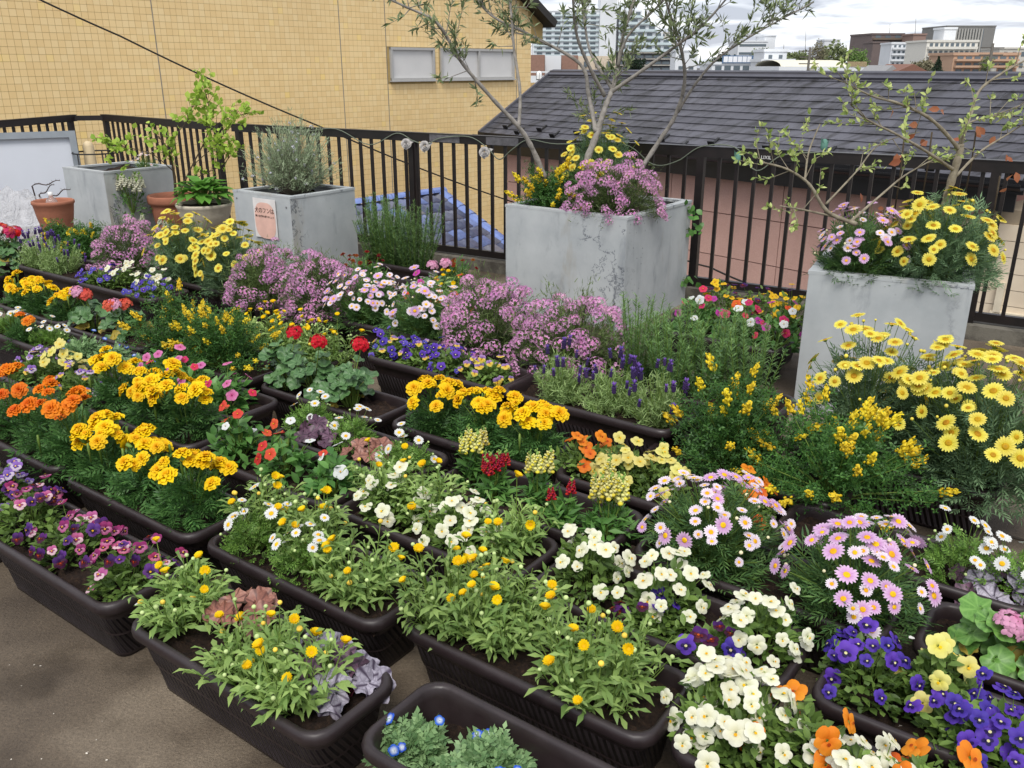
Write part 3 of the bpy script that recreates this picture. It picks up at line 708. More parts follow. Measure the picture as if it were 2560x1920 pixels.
# far trees
def far_tree(label, px, py_top, py_bot, wpx, D, cols, conifer=False):
    top = at_y(px, py_top, D); bot = at_y(px, py_bot, D); R_ = wpx / 2 * D / F_PX; h = top.z - bot.z
    root = thing('tree', label, 'tree', (top.x, D, -7), 0, 'trees in the town beyond the roof')
    zb = bot.z + 7
    mb = MB().tube([(0, 0, 0), (.1, 0, zb + h * .3), (0, 0, zb + h * .75)], [.35, .22, .06], 7)
    for k in range(5):
        a = rng.uniform(0, 2 * PI); mb.tube([(0, 0, zb + h * .2), (R_ * .5 * math.cos(a), R_ * .4 * math.sin(a), zb + h * (.5 + .08 * k))], [.12, .03], 5)
    obj('trunk', mb, root, mats=plain('far_bark', '#4b4238', .9))
    n = 1500; d = unit(rng.normal(size=(n, 3))); rad = rng.uniform(.3, 1, n) ** .5
    clump = 1 + .28 * np.sin(d[:, 0] * 5 + px) * np.cos(d[:, 2] * 6 + px * .3) + .18 * np.sin(d[:, 1] * 9 + d[:, 0] * 7)
    if conifer:
        zz = rng.uniform(0, 1, n) ** 1.3; aa = rng.uniform(0, 2 * PI, n); rr_ = (1 - zz) * rng.uniform(.4, 1, n) * (1 + .15 * np.sin(zz * 40))
        P = np.stack([rr_ * R_ * np.cos(aa), rr_ * R_ * np.sin(aa), zb + zz * h], 1)
    else: P = np.stack([d[:, 0] * rad * R_ * clump, d[:, 1] * rad * R_ * .9 * clump, zb + h * .5 + d[:, 2] * rad * h * .5 * clump], 1)
    s_ = R_ * .09
    ax = unit(rng.normal(size=(n, 3))); nn = unit(rng.normal(size=(n, 3)) + [0, 0, .6])
    mb = MB().batch((np.array([(0, 0, 0), (-.5, .5, .1), (0, 1, 0), (.5, .5, -.1)]), [(0, 1, 2, 3)]), P, frames(ax, nn), rng.uniform(.6, 1.4, n) * s_ * 1.6)
    obj('crown', mb, root, mats=leafmat('far_leaf_' + cols[0], cols[1], cols[2], .8, .15, .1), kind=None)
G1 = ('olive', '#5d6648', '#7f8a5e'); G2 = ('bright', '#5f7d44', '#86a35c'); G3 = ('bare', '#75715c', '#8f8a70'); G4 = ('dark', '#27352a', '#3b4a38')
far_tree('olive green tree belt top rising behind the white gymnasium', 2090, 108, 185, 80, 210, G1)
far_tree('bright green spring tree against the dark brown tower', 2150, 122, 185, 44, 205, G2)
far_tree('broad grey green tree behind the utility pole', 1990, 128, 185, 90, 225, G1)
far_tree('twiggy barely leafed tree beside the utility pole', 2046, 106, 180, 44, 200, G3)
far_tree('pale green tree behind the white school stair head', 1900, 122, 180, 46, 250, G1)
far_tree('dark round tree below the white office block', 1815, 135, 182, 60, 205, G4)
far_tree('dark pointed conifer in front of the ivory flats', 2348, 142, 185, 34, 130, G4, True)
far_tree('thin bush in front of the orange brown flats', 2470, 140, 180, 28, 140, G1)
far_tree('bare twiggy tree between the white flats and conifer', 2306, 152, 185, 60, 160, G3)
far_tree('dark green tree before the stepped tower podium', 1590, 146, 185, 46, 260, G4)

# ================================================================== pale square planters and pots
CONC = NT('pale_cement_board'); b = CONC.bsdf(.6, .35)
base = CONC.ramp(CONC.noise(3.0, 5, .6), [(.3, lin('#9fa4a6')), (.5, lin('#aeb2b3')), (.7, lin('#b9bdbd'))])
cd = CONC.n('ShaderNodeTexCoord'); oi = CONC.n('ShaderNodeObjectInfo')
mp = CONC.n('ShaderNodeMapping'); mp.inputs['Scale'].default_value = (1, 1, .28); CONC.l(cd.outputs['Object'], mp.inputs['Vector'])
ad = CONC.n('ShaderNodeVectorMath', operation='ADD'); CONC.l(mp.outputs[0], ad.inputs[0]); CONC.l(oi.outputs['Random'], ad.inputs[1])
streak = CONC.ramp(CONC.noise(7, 6, .65, vec=ad.outputs[0], dist=.6), [(.30, (.72, .73, .75)), (.42, (.97, .97, .97)), (.6, (1, 1, 1))])
n2 = CONC.n('ShaderNodeTexVoronoi', feature='DISTANCE_TO_EDGE'); n2.inputs['Scale'].default_value = 3.1
wv_ = CONC.noise(5, 5, .7); wa = CONC.n('ShaderNodeVectorMath', operation='ADD'); CONC.l(ad.outputs[0], wa.inputs[0])
sc__ = CONC.n('ShaderNodeMath', operation='MULTIPLY'); CONC.l(wv_, sc__.inputs[0]); sc__.inputs[1].default_value = .5; CONC.l(sc__.outputs[0], wa.inputs[1])
CONC.l(wa.outputs[0], n2.inputs['Vector'])
crk = CONC.ramp(n2.outputs['Distance'], [(0, (.25, .26, .29)), (.014, (.6, .61, .64)), (.045, (1, 1, 1))])
cm = CONC.ramp(CONC.noise(2.2, 3, vec=ad.outputs[0]), [(.50, (0, 0, 0)), (.58, (1, 1, 1))])
spt = CONC.n('ShaderNodeTexVoronoi'); spt.inputs['Scale'].default_value = 34; CONC.l(cd.outputs['Object'], spt.inputs['Vector'])
sp = CONC.ramp(spt.outputs['Distance'], [(.0, (.4, .4, .4)), (.13, (.5, .5, .5)), (.17, (1, 1, 1))]); spm = CONC.ramp(CONC.noise(4.4, 2, vec=ad.outputs[0]), [(.6, (0, 0, 0)), (.66, (1, 1, 1))])
c = CONC.mix(1.0, base, streak, 'MULTIPLY'); crm = CONC.mix(cm, (1, 1, 1, 1), crk); c = CONC.mix(1.0, c, crm, 'MULTIPLY')
spx = CONC.mix(spm, (1, 1, 1, 1), sp); c = CONC.mix(1.0, c, spx, 'MULTIPLY')
stn = CONC.ramp(CONC.noise(2.6, 5, .7, vec=ad.outputs[0], dist=.4), [(.60, (1, 1, 1)), (.74, (.86, .77, .66))]); c = CONC.mix(1.0, c, stn, 'MULTIPLY')
CONC.l(c, b.inputs['Base Color']); CONC.bump(b, CONC.noise(30, 5, .7), .12, .004); CONC = CONC.m
SOIL = NT('dark_soil'); b = SOIL.bsdf(.9, .25)
vo = SOIL.n('ShaderNodeTexVoronoi'); vo.inputs['Scale'].default_value = 130; cd = SOIL.n('ShaderNodeTexCoord'); SOIL.l(cd.outputs['Object'], vo.inputs['Vector'])
c = SOIL.ramp(SOIL.noise(70, 5, .7), [(.3, lin('#1a1310')), (.55, lin('#33251d')), (.75, lin('#54402f'))])
pl = SOIL.ramp(vo.outputs['Color'], [(.0, (0, 0, 0)), (.955, (0, 0, 0)), (.97, (1, 1, 1))]); c = SOIL.mix(pl, c, lin('#b9b2a6'))
SOIL.l(c, b.inputs['Base Color']); SOIL.bump(b, SOIL.noise(110, 5, .8), 1.0, .012); SOIL = SOIL.m
def soil_mesh(L, Wd, amp=.008, n=(26, 12)):
    mb = MB(); grid(mb, -L / 2, L / 2, -Wd / 2, Wd / 2, n[0], n[1], lambda X, Y: rng.normal(0, amp, X.shape) + .01 * np.sin(X * 11 + 1) * np.cos(Y * 17))
    return mb.mesh('soil', [SOIL], True)
def square_planter(label, u0, v0, size, h, rot=0.0, sz2=None, soil=.05, group='pale square planters'):
    """front corner pair starts at (u0, v0); local x runs along the trough rows"""
    p = W(u0, v0); root = thing('square_planter', label, 'planter', (p.x, p.y, 0), AX + rot, group)
    sx, sy = size, sz2 or size; t_ = .028
    def slab(nm, c, s): obj(nm, MB().box(c, s), root, mats=CONC, smooth=False)
    slab('side_panel', (sx / 2, t_ / 2, h / 2), (sx, t_, h)); slab('side_panel', (sx / 2, sy - t_ / 2, h / 2), (sx, t_, h))
    slab('side_panel', (t_ / 2 - .002, sy / 2, h / 2 - .002), (t_, sy - .004, h - .001)); slab('side_panel', (sx - t_ / 2 + .002, sy / 2, h / 2 - .002), (t_, sy - .004, h - .001))
    mb = MB(); r_ = .05
    mb.box((sx / 2, r_ / 2 + .0, h + .006), (sx + .012, r_, .016)); mb.box((sx / 2, sy - r_ / 2, h + .006), (sx + .012, r_, .016))
    mb.box((r_ / 2 - .006, sy / 2, h + .005), (r_, sy - 2 * r_, .016)); mb.box((sx - r_ / 2 + .006, sy / 2, h + .005), (r_, sy - 2 * r_, .016))
    obj('rim', mb, root, mats=CONC, smooth=False)
    s = obj('soil', soil_mesh(sx - .05, sy - .05), root, (sx / 2, sy / 2, h - soil)); return root
PL1 = square_planter('pale square planter with bare soil beside the grey framed board', -7.69, 3.95, .64, .66, soil=.035)
PL2 = square_planter('pale square planter with a silvery shrub and a dog notice', -5.27, 3.89, .60, .66)
PL3 = square_planter('largest pale cracked planter holding the olive tree', -3.26, 4.42, .86, .67)
PL4 = square_planter('pale square planter with brown stains below pink and yellow marguerites', -1.14, 3.78, .64, .645, math.radians(9.2))
# notice on planter 2 (left facing side)
sgn = thing('notice', 'white notice with pink round field and Japanese text on the shrub planter', 'notice', W(-5.27 + .22, 3.885, .0), AX)
sht = obj('sheet', MB().box((.12, -.004, .505), (.235, .004, .27)), sgn, mats=plain('paper_white', '#d9d5d2', .4), smooth=False)
mb = MB(); a = np.linspace(0, 2 * PI, 28, endpoint=False)
ov = [(.12 + .108 * math.copysign(abs(math.cos(x)) ** .7, math.cos(x)), -.0075, .49 + .125 * math.copysign(abs(math.sin(x)) ** .7, math.sin(x))) for x in a]
mb.add(ov, [tuple(range(28))]); obj('pink_field', mb, sht, mats=plain('notice_pink', '#dcb3a4', .45), smooth=False)
INK = plain('ink_brown', '#33211c', .5)
o = obj('lettering', text_mesh('犬のフンは', .041, INK, .0004, 'CENTER'), sht, (.12, -.0085, .545)); o.rotation_euler = (PI / 2, 0, 0)
o = obj('lettering', text_mesh('飼い主が持ち帰りましょう', .0165, INK, .0004, 'CENTER'), sht, (.12, -.0085, .513)); o.rotation_euler = (PI / 2, 0, 0)
for dx_, dz_ in ((.035, .62), (.56, .60)): obj('screw', MB().lathe([(0, .004), (.006, .003), (.008, 0)], 8), PL2, (dx_, -.001, dz_), (PI / 2, 0, 0), mats=plain('screw_grey', '#6d6f70', .4, .5))

# terracotta pot, stone bowl, shallow bowl with bottle
TERRA = plain('terracotta', '#97624c', .8, .3, .14, 9, bump=.15)
def lathe_thing(name, label, cat, p, prof, mat, soil_r=None, soil_z=0, ring=None):
    root = thing(name, label, cat, p); obj('body', MB().lathe(prof, 36), root, mats=mat)
    if ring: obj('rim', MB().lathe(ring, 36), root, mats=mat)
    if soil_r:
        mb = MB(); n = 24; vv = [(0, 0, soil_z)] + [(soil_r * math.cos(i * 2 * PI / n), soil_r * math.sin(i * 2 * PI / n), soil_z + rng.normal(0, .004)) for i in range(n)]
        mb.add(vv, [(0, 1 + i, 1 + (i + 1) % n) for i in range(n)]); obj('soil', mb, root, mats=SOIL)
    return root
TP = W(-6.80, 4.40); 
lathe_thing('terracotta_pot', 'ribbed terracotta pot beside the stone bowl, holding a leafy vine', 'pot', TP, [(.13, 0), (.14, .02), (.165, .22), (.168, .24), (.172, .25), (.185, .36), (.19, .40), (.192, .41), (.175, .41), (.168, .38), (.15, .25)], TERRA, .17, .40, [(.185, .385), (.205, .39), (.21, .41), (.21, .45), (.203, .46), (.185, .455), (.18, .41)])
STONE = plain('cast_stone', '#b7ae9c', .8, .3, .12, 14, bump=.25)
SB_ = W(-6.18, 4.27)
lathe_thing('stone_bowl', 'cream cast stone bowl filled with bright green hosta', 'pot', SB_, [(.10, 0), (.11, .03), (.09, .10), (.09, .20), (.12, .24), (.17, .30), (.20, .37), (.208, .42), (.215, .43), (.222, .45), (.215, .46), (.20, .455), (.19, .43)], STONE, .19, .435)
BB = on_z(150, 545, .40); BB = Vector((-3.62, 6.92, 0))
lathe_thing('terracotta_bowl', 'shallow empty terracotta bowl holding an upside down bottle', 'bowl', BB, [(.10, 0), (.115, .25), (.122, .33), (.13, .36), (.14, .42), (.148, .47), (.156, .48), (.156, .50), (.146, .505), (.138, .49), (.13, .44), (.10, .38), (0, .375)], TERRA)
bt = NT('clear_plastic'); b = bt.bsdf(.08, .5); b.inputs['Base Color'].default_value = (.9, .92, .92, 1); b.inputs['Transmission Weight'].default_value = .85; b.inputs['IOR'].default_value = 1.25
bot = thing('plastic_bottle', 'clear plastic bottle with white cap sitting in the terracotta bowl', 'bottle', BB + Vector((-.01, 0, .376)))
obj('body', MB().lathe([(0, 0), (.045, .0), (.05, .03), (.05, .09), (.046, .11), (.035, .135), (.016, .155), (.015, .17)], 18), bot, mats=bt.m)
obj('cap', MB().lathe([(.017, .165), (.018, .17), (.018, .19), (0, .193)], 14), bot, mats=plain('cap_white', '#e6e6e4', .4))

# grey framed board
BD0 = at_y(-170, 330, 8.0); BD1 = at_y(188, 327, 8.55)
brz = math.atan2(BD1.y - BD0.y, BD1.x - BD0.x); bl = (BD1 - BD0).xy.length; bz = BD1.z
board = thing('framed_board', 'large blank pale panel in a grey metal frame leaning near the planter', 'board', (BD0.x, BD0.y, 0), brz)
Rl = np.array(Matrix.Rotation(math.radians(-7), 3, 'X'))
def lean(c, s): return MB().box(Rl @ np.array(c), s, R=Rl)
obj('panel', lean((bl / 2, 0, bz / 2), (bl - .06, .02, bz - .04)), board, mats=plain('panel_white', '#c3c7cf', .35, .5, .04, 1.5), smooth=False)
FR = plain('frame_grey', '#8d9398', .35, .5, .08, 10, .3)
for c_, s_ in (((bl / 2, -.012, bz - .03), (bl, .07, .06)), ((bl / 2, -.012, .03), (bl, .07, .06)), ((bl - .03, -.012, bz / 2), (.06, .069, bz - .12)), ((.03, -.012, bz / 2), (.06, .069, bz - .12))):
    obj('frame_bar', lean(c_, s_), board, mats=FR, smooth=False)
# crumpled clear plastic sheet in front of the board
ps = NT('thin_plastic_sheet'); b = ps.bsdf(.25, .5); b.inputs['Base Color'].default_value = (.8, .79, .8, 1)
tr = ps.n('ShaderNodeBsdfTransparent'); mx = ps.n('ShaderNodeMixShader'); mx.inputs[0].default_value = .35
ps.l(tr.outputs[0], mx.inputs[1]); ps.l(b.outputs[0], mx.inputs[2]); ps.l(mx.outputs[0], ps.out.inputs[0]); ps.bump(b, ps.noise(9, 4, .6, dist=2.5), 1.0, .05)
mb = MB(); c0 = Vector((-4.25, 7.35, 0))
def crumple(X, Y):
    r_ = np.sqrt((X / .75) ** 2 + (Y / .4) ** 2)
    return np.clip(.52 * (1 - r_ ** 2.2), 0, None) + .03 * np.sin(X * 23 + Y * 9) * np.cos(Y * 31) + .02 * np.sin(X * 51 + 2 * Y)
grid(mb, -.75, .75, -.4, .4, 60, 34, crumple); pso = obj('plastic_sheet', mb, None, c0, mats=ps.m)
tag(pso, 'crumpled clear plastic sheeting heaped in front of the framed board', 'plastic sheet')
# cream tapered post and wire hoop behind planter 1
cp = on_z(232, 424, .62); cp = at_y(230, 425, 8.75)
con = thing('tapered_post', 'cream round topped tapered post standing behind the bare planter', 'post', (cp.x, cp.y, 0))
zt = at_y(222, 352, 8.75).z
obj('body', MB().lathe([(.075, 0), (.062, zt * .5), (.05, zt - .05), (.04, zt - .02), (.022, zt - .005), (0, zt)], 18), con, mats=plain('cream_plastic', '#cdb994', .5, .4, .05))
hz = at_y(240, 381, 8.6); hc = Vector((hz.x, 8.6, 0))
hoop = thing('wire_hoop_stand', 'thin black wire hoop stand around the cream tapered post', 'stand', hc)
r_ = .21; hh = hz.z
obj('ring', MB().tube([(r_ * math.cos(a), r_ * math.sin(a), hh) for a in np.linspace(0, 2 * PI, 25)], .007, 5), hoop, mats=BLK)
for k in range(5):
    a = k * 2 * PI / 5 + .5; obj('leg', MB().tube([(r_ * math.cos(a), r_ * math.sin(a), 0), (r_ * math.cos(a), r_ * math.sin(a), hh)], .007, 5), hoop, mats=BLK)
# thorny twigs
for k, (pa, pb) in enumerate((((80, 465), (150, 453)), ((98, 490), (135, 460)), ((128, 492), (175, 470)))):
    a = at_y(*pa, 7.35); d = at_y(*pb, 7.3); ptsl = [a.lerp(d, f) + Vector((0, 0, .012 * math.sin(f * 9 + k))) for f in np.linspace(0, 1, 9)]; root_ = a - Vector((-.03, 0, a.z - .30))
    mb = MB().tube([root_] + ptsl, [.006] + [.006 - .003 * i / 9 for i in range(9)], 5)
    for f in range(1, 9):
        p = ptsl[f]; mb.tube([p, p + Vector((rng.normal(0, .01), 0, .014))], [.002, .0005], 4)
    o = obj('thorny_twig', mb, None, mats=plain('twig_dark', '#4b3f3c', .8)); tag(o, 'bare dark thorny twig arching in front of the framed board', 'twig', 'thorny twigs')

# garland with cloth roses on the rail
def rail_pt(px, dz=0.0, out=.04):
    f = frac(FA, FC, px); p = FA + (FC - FA) * f; nrm = Vector((-(FC - FA).y, (FC - FA).x, 0)).normalized()
    return Vector((p.x, p.y, 1.0 + dz)) - nrm * out
gp = [(690, .0), (770, -.02), (850, .01), (930, -.1), (1000, .0), (1040, -.05), (1075, -.07), (1110, -.02), (1180, .0), (1225, -.07), (1255, -.15), (1290, -.07), (1330, .0), (1400, -.02), (1560, .005), (1640, -.12), (1700, -.09), (1760, .01), (1840, .015), (1900, -.12), (1960, -.02), (2060, .01)]
gpts = [rail_pt(p, z) for p, z in gp]
def smooth_path(P, k=6):
    P = [Vector(p) for p in P]; out = []
    for i in range(len(P) - 1):
        p0 = P[max(i - 1, 0)]; p1 = P[i]; p2 = P[i + 1]; p3 = P[min(i + 2, len(P) - 1)]
        for j in range(k):
            t_ = j / k; out.append(.5 * ((2 * p1) + (-p0 + p2) * t_ + (2 * p0 - 5 * p1 + 4 * p2 - p3) * t_ ** 2 + (-p0 + 3 * p1 - 3 * p2 + p3) * t_ ** 3))
    out.append(P[-1]); return out
gar = obj('garland_cord', MB().tube(smooth_path(gpts), .004, 5), None, mats=plain('garland_green', '#6a7263', .7))
tag(gar, 'thin grey green garland cord looped along the top of the railing', 'garland')
def rose_mesh(mat):
    mb = MB()
    for ring, (n, r, zt_, op) in enumerate(((6, .034, .0, .75), (5, .026, .012, .45), (4, .017, .022, .2), (3, .009, .028, .05))):
        for i in range(n):
            a = i * 2 * PI / n + ring * .5; w = 2 * PI / n * .75; vv = []
            for j in range(4):
                for k in range(5):
                    aa = a + (k / 4 - .5) * w * 1.3; h_ = j / 3; rr_ = r * (.35 + .65 * h_ ** .7) + op * .012 * h_ ** 3
                    vv.append((rr_ * math.cos(aa), rr_ * math.sin(aa), zt_ + h_ * .022 - op * .012 * h_ ** 3 - .004 * abs(k - 2) * h_))
            mb.add(vv, [(j * 5 + k, j * 5 + k + 1, (j + 1) * 5 + k + 1, (j + 1) * 5 + k) for j in range(3) for k in range(4)])
    return mb.mesh('rose', [mat], True)
RO = rose_mesh(plain('grey_cloth', '#b4b0ad', .8, .2, .1, 30))
for px, z in ((1027, -.075), (1073, -.085), (1222, -.105)):
    p = rail_pt(px, z, .06); root = thing('cloth_rose', 'silvery grey cloth rose hanging on the railing garland', 'ornament', p, 0, 'cloth roses on the railing garland')
    o = obj('petals', RO, root, rot=face_rot((.2 * (px % 3 - 1), -1, .3))); o.scale = (.95,) * 3
    mb = MB(); mb.batch((np.array([(0, 0, 0), (-.3, .5, .05), (0, 1, 0), (.3, .5, .05)]), [(0, 1, 2, 3)]), np.array([[.02, .01, .01], [-.02, .01, -.01]]), frames(np.array([[1, -.3, .3], [.5, -.4, -.8]]), np.array([[0, -1, .5], [0, -1, .2]])), .05)
    obj('leaf', mb, root, mats=plain('grey_cloth', '#b4b0ad', .8, .2, .1, 30))
for px, z in ((1850, -.05), (2063, .05)):
    p = rail_pt(px, z, .045); root = thing('cloth_bud', 'pale teal cloth flower bud clipped to the railing garland', 'ornament', p, 0, 'teal cloth buds on the railing garland')
    mb = MB(); mb.lathe([(.003, .03), (.012, .025), (.016, .01), (.017, -.01), (.012, -.02)], 8)
    mb.add([(-.016, 0, 0), (.0, -.016, 0), (-.02, -.01, .04), (.016, 0, 0), (.022, -.008, .035)], [(0, 1, 2), (1, 3, 4)])
    o = obj('petals', mb, root, mats=plain('teal_cloth', '#5b8577', .8)); o.scale = (1.3,) * 3

# ================================================================== plants: leaf and flower shapes
def T_lance(w=.28, fold=.06, droop=.15):
    return (np.array([(0, 0, 0), (-w / 2, .4, .03), (0, .42, -fold + .03), (w / 2, .4, .03), (0, 1, -droop)]), [(0, 2, 4, 1), (0, 3, 4, 2)])
def T_oval(w=.55, fold=.07, droop=.18):
    v = [(0, 0, 0), (-w * .42, .28, .03), (0, .28, -fold + .03), (w * .42, .28, .03), (-w * .46, .62, -.01), (0, .62, -fold - .02), (w * .46, .62, -.01), (0, 1, -droop)]
    return (np.array(v), [(0, 2, 1), (0, 3, 2), (1, 2, 5, 4), (2, 3, 6, 5), (4, 5, 7), (5, 6, 7)])
def T_strap(w=.16, droop=.22):
    """strap leaf with a few teeth"""
    v = [(0, 0, 0), (-w * .25, .3, .05), (w * .25, .3, .05), (-w * .55, .55, .04), (w * .55, .5, .04), (-w * .3, .62, .02), (w * .3, .62, .02), (-w * .75, .86, -.08), (w * .75, .84, -.08), (0, 1.0, -droop)]
    return (np.array(v), [(0, 2, 1), (1, 2, 4, 3), (3, 4, 6, 5), (5, 6, 8, 7), (7, 8, 9)])
def T_needle(w=.09): return (np.array([(-w / 2, 0, 0), (w / 2, 0, 0), (w * .35, .7, .02), (0, 1, -.03), (-w * .35, .7, .02)]), [(0, 1, 2, 4), (4, 2, 3)])
def T_pinnate(pairs=4, ll=.42, w=.16, tip=True, droop=.25, spread=.95):
    """several leaflets along a midrib"""
    V, Fc = [], []
    def leaflet(o, ang, L):
        d = np.array([math.sin(ang), math.cos(ang), -.1]); s_ = np.array([math.cos(ang), -math.sin(ang), 0]); k = len(V)
        V.extend([o, o + d * L * .45 - s_ * w * L, o + d * L + np.array([0, 0, -.05]), o + d * L * .45 + s_ * w * L]); Fc.append((k, k + 3, k + 2, k + 1))
    for i in range(pairs):
        f = (i + .6) / (pairs + .4); o = np.array([0, f * .8, -droop * f * f]); L = ll * (1 - .35 * abs(f - .5) * 1.6)
        leaflet(o, spread, L); leaflet(o, -spread, L)
    if tip: leaflet(np.array([0, .78, -droop * .6]), 0, ll)
    k = len(V); V.extend([np.array([-.012, 0, 0]), np.array([.012, 0, 0]), np.array([.008, .8, -droop * .62]), np.array([-.008, .8, -droop * .62])]); Fc.append((k, k + 1, k + 2, k + 3))
    return (np.array(V), Fc)
def T_trifol():
    V, Fc = [], []
    for a in (-1.9, 0, 1.9):
        d = np.array([math.sin(a), math.cos(a), .1]); s_ = np.array([math.cos(a), -math.sin(a), 0]); k = len(V)
        V.extend([np.zeros(3), d * .5 - s_ * .24, d, d * .5 + s_ * .24]); Fc.append((k, k + 3, k + 2, k + 1))
    return (np.array(V), Fc)

def round_leaf(name, mats, lobes, depth, r, ruffle, cup, veins=None, notch=.35):
    """big rounded or lobed leaf, stalk end at the origin, blade in local XY growing along +Y"""
    mb = MB(); n = 40; rings = 5; vv = [(0, .0, 0)]
    for j in range(1, rings + 1):
        f = j / rings
        for i in range(n):
            a = i / n * 2 * PI
            lo = 1 + depth * math.cos(a * lobes + PI * 0) - depth * .5
            nt_ = 1 - notch * math.exp(-((math.atan2(math.sin(a + PI / 2), math.cos(a + PI / 2))) / .33) ** 2)
            fine = 1 + .025 * math.cos(a * lobes * 4)
            R_ = r * f * (1 + (lo * fine * nt_ - 1) * min(1, f * 1.15))
            z = cup * r * f * f + ruffle * r * f ** 3 * math.sin(a * (lobes * .5 + .5) + 1.2 + math.sin(a)) + .05 * r * f * math.sin(a * 2 + .6) - .05 * r * f ** 3 * (.5 + .5 * math.sin(a * 3 + 2))
            vv.append((R_ * math.cos(a), R_ * math.sin(a) + r * .45, z))
    fc = [(0, 1 + i, 1 + (i + 1) % n) for i in range(n)]
    for j in range(rings - 1):
        for i in range(n):
            k = (i + 1) % n; fc.append((1 + j * n + i, 1 + (j + 1) * n + i, 1 + (j + 1) * n + k, 1 + j * n + k))
    mb.add(vv, fc, 0)
    return mb.mesh(name, mats, True)

def strip_petal(mb, ang, r0, r1, w, z0, z1, cup=0.0, mat=0, ruffle=0.0, tip=.75, seg=4):
    ca, sa = math.cos(ang), math.sin(ang); vv = []
    for j in range(seg + 1):
        f = j / seg; r = r0 + (r1 - r0) * f; ww = w * (math.sin(PI * (.12 + .62 * f)) if f < 1 else tip * .6)
        z = z0 + (z1 - z0) * f + cup * (f * (1 - f)) * 4
        for s_ in (-1, 0, 1):
            x = r - (0 if s_ == 0 else .06 * (r1 - r0) * f); y = s_ * ww / 2; zz = z + (.10 * w if s_ else -.05 * w) + ruffle * math.sin(f * 5 + s_ * 2 + ang * 3) * f
            vv.append((x * ca - y * sa, x * sa + y * ca, zz))
    mb.add(vv, [(j * 3 + k, j * 3 + k + 1, (j + 1) * 3 + k + 1, (j + 1) * 3 + k) for j in range(seg) for k in range(2)], mat)
def disc_petal(mb, c, a, b, ang, z, tilt=0.0, mat=0, curl=.0, n=12, ruffle=0):
    ca, sa = math.cos(ang), math.sin(ang); vv = [(c[0], c[1], z)]
    for ring in (.55, 1.0):
        for i in range(n):
            t_ = i / n * 2 * PI; x = a * ring * math.cos(t_); y = b * ring * math.sin(t_)
            zz = z + tilt * (x * 1.0) - curl * ring ** 2 * (x * x + y * y) / (max(a, b)) + ruffle * ring * math.sin(3 * t_)
            vv.append((c[0] + x * ca - y * sa, c[1] + x * sa + y * ca, zz))
    fc = [(0, 1 + i, 1 + (i + 1) % n) for i in range(n)] + [(1 + i, 1 + n + i, 1 + n + (i + 1) % n, 1 + (i + 1) % n) for i in range(n)]
    mb.add(vv, fc, mat)
def ball(mb, c, r, mat=0, sx=1, sy=1, sz=1, n=8, m=5):
    vv = [(c[0], c[1], c[2] - r * sz)]
    for j in range(1, m):
        p = -PI / 2 + PI * j / m
        for i in range(n): a = 2 * PI * i / n; vv.append((c[0] + r * sx * math.cos(p) * math.cos(a), c[1] + r * sy * math.cos(p) * math.sin(a), c[2] + r * sz * math.sin(p)))
    vv.append((c[0], c[1], c[2] + r * sz)); k = len(vv) - 1
    fc = [(0, 1 + (i + 1) % n, 1 + i) for i in range(n)] + [(1 + j * n + i, 1 + j * n + (i + 1) % n, 1 + (j + 1) * n + (i + 1) % n, 1 + (j + 1) * n + i) for j in range(m - 2) for i in range(n)]
    fc += [(k, 1 + (m - 2) * n + i, 1 + (m - 2) * n + (i + 1) % n) for i in range(n)]
    mb.add(vv, fc, mat)

CALYX = leafmat('calyx_green', '#5d7a3c', '#7d9a52', .6, .1)
DISC = petal('daisy_disc', '#e0a010', '#f2c018', 0, .008, .01, .08, .8, .0)
EYES = {}
def daisy(name, pet, r, n=16, disc=.28, wide=.30, lift=.10, layers=1, droop=0.0, discmat=None, jitter=.06):
    mb = MB(); rd = r * disc; rr_ = random.Random(hash(name) % 999)
    for L in range(layers):
        for i in range(n):
            a = (i + L * .5) * 2 * PI / n + rr_.uniform(-jitter, jitter)
            strip_petal(mb, a, rd * .7, r * (1 - .16 * L) * rr_.uniform(.93, 1.04), r * wide, .0 + L * .0015, r * (lift + .1 * L) - droop * r + rr_.uniform(-.04, .04) * r, r * .05, 0)
    prof = [(rd * 1.02, .0), (rd, rd * .22), (rd * .75, rd * .42), (rd * .4, rd * .5), (0, rd * .45)]
    mb.lathe([(rd * .95, -.001), (rd * .6, -rd * .6), (rd * .12, -rd * .9)], 8, 1); me = mb.mesh(name, [pet, CALYX], True)
    dm = MB(); dm.lathe(prof, 12); dm.add([(rd * 1.0 * math.cos(i * PI / 4), rd * 1.0 * math.sin(i * PI / 4), .0004) for i in range(8)], [tuple(range(8))]); me['disc'] = 1; EYES[me.name] = dm.mesh('disc', [discmat or DISC], True); return me
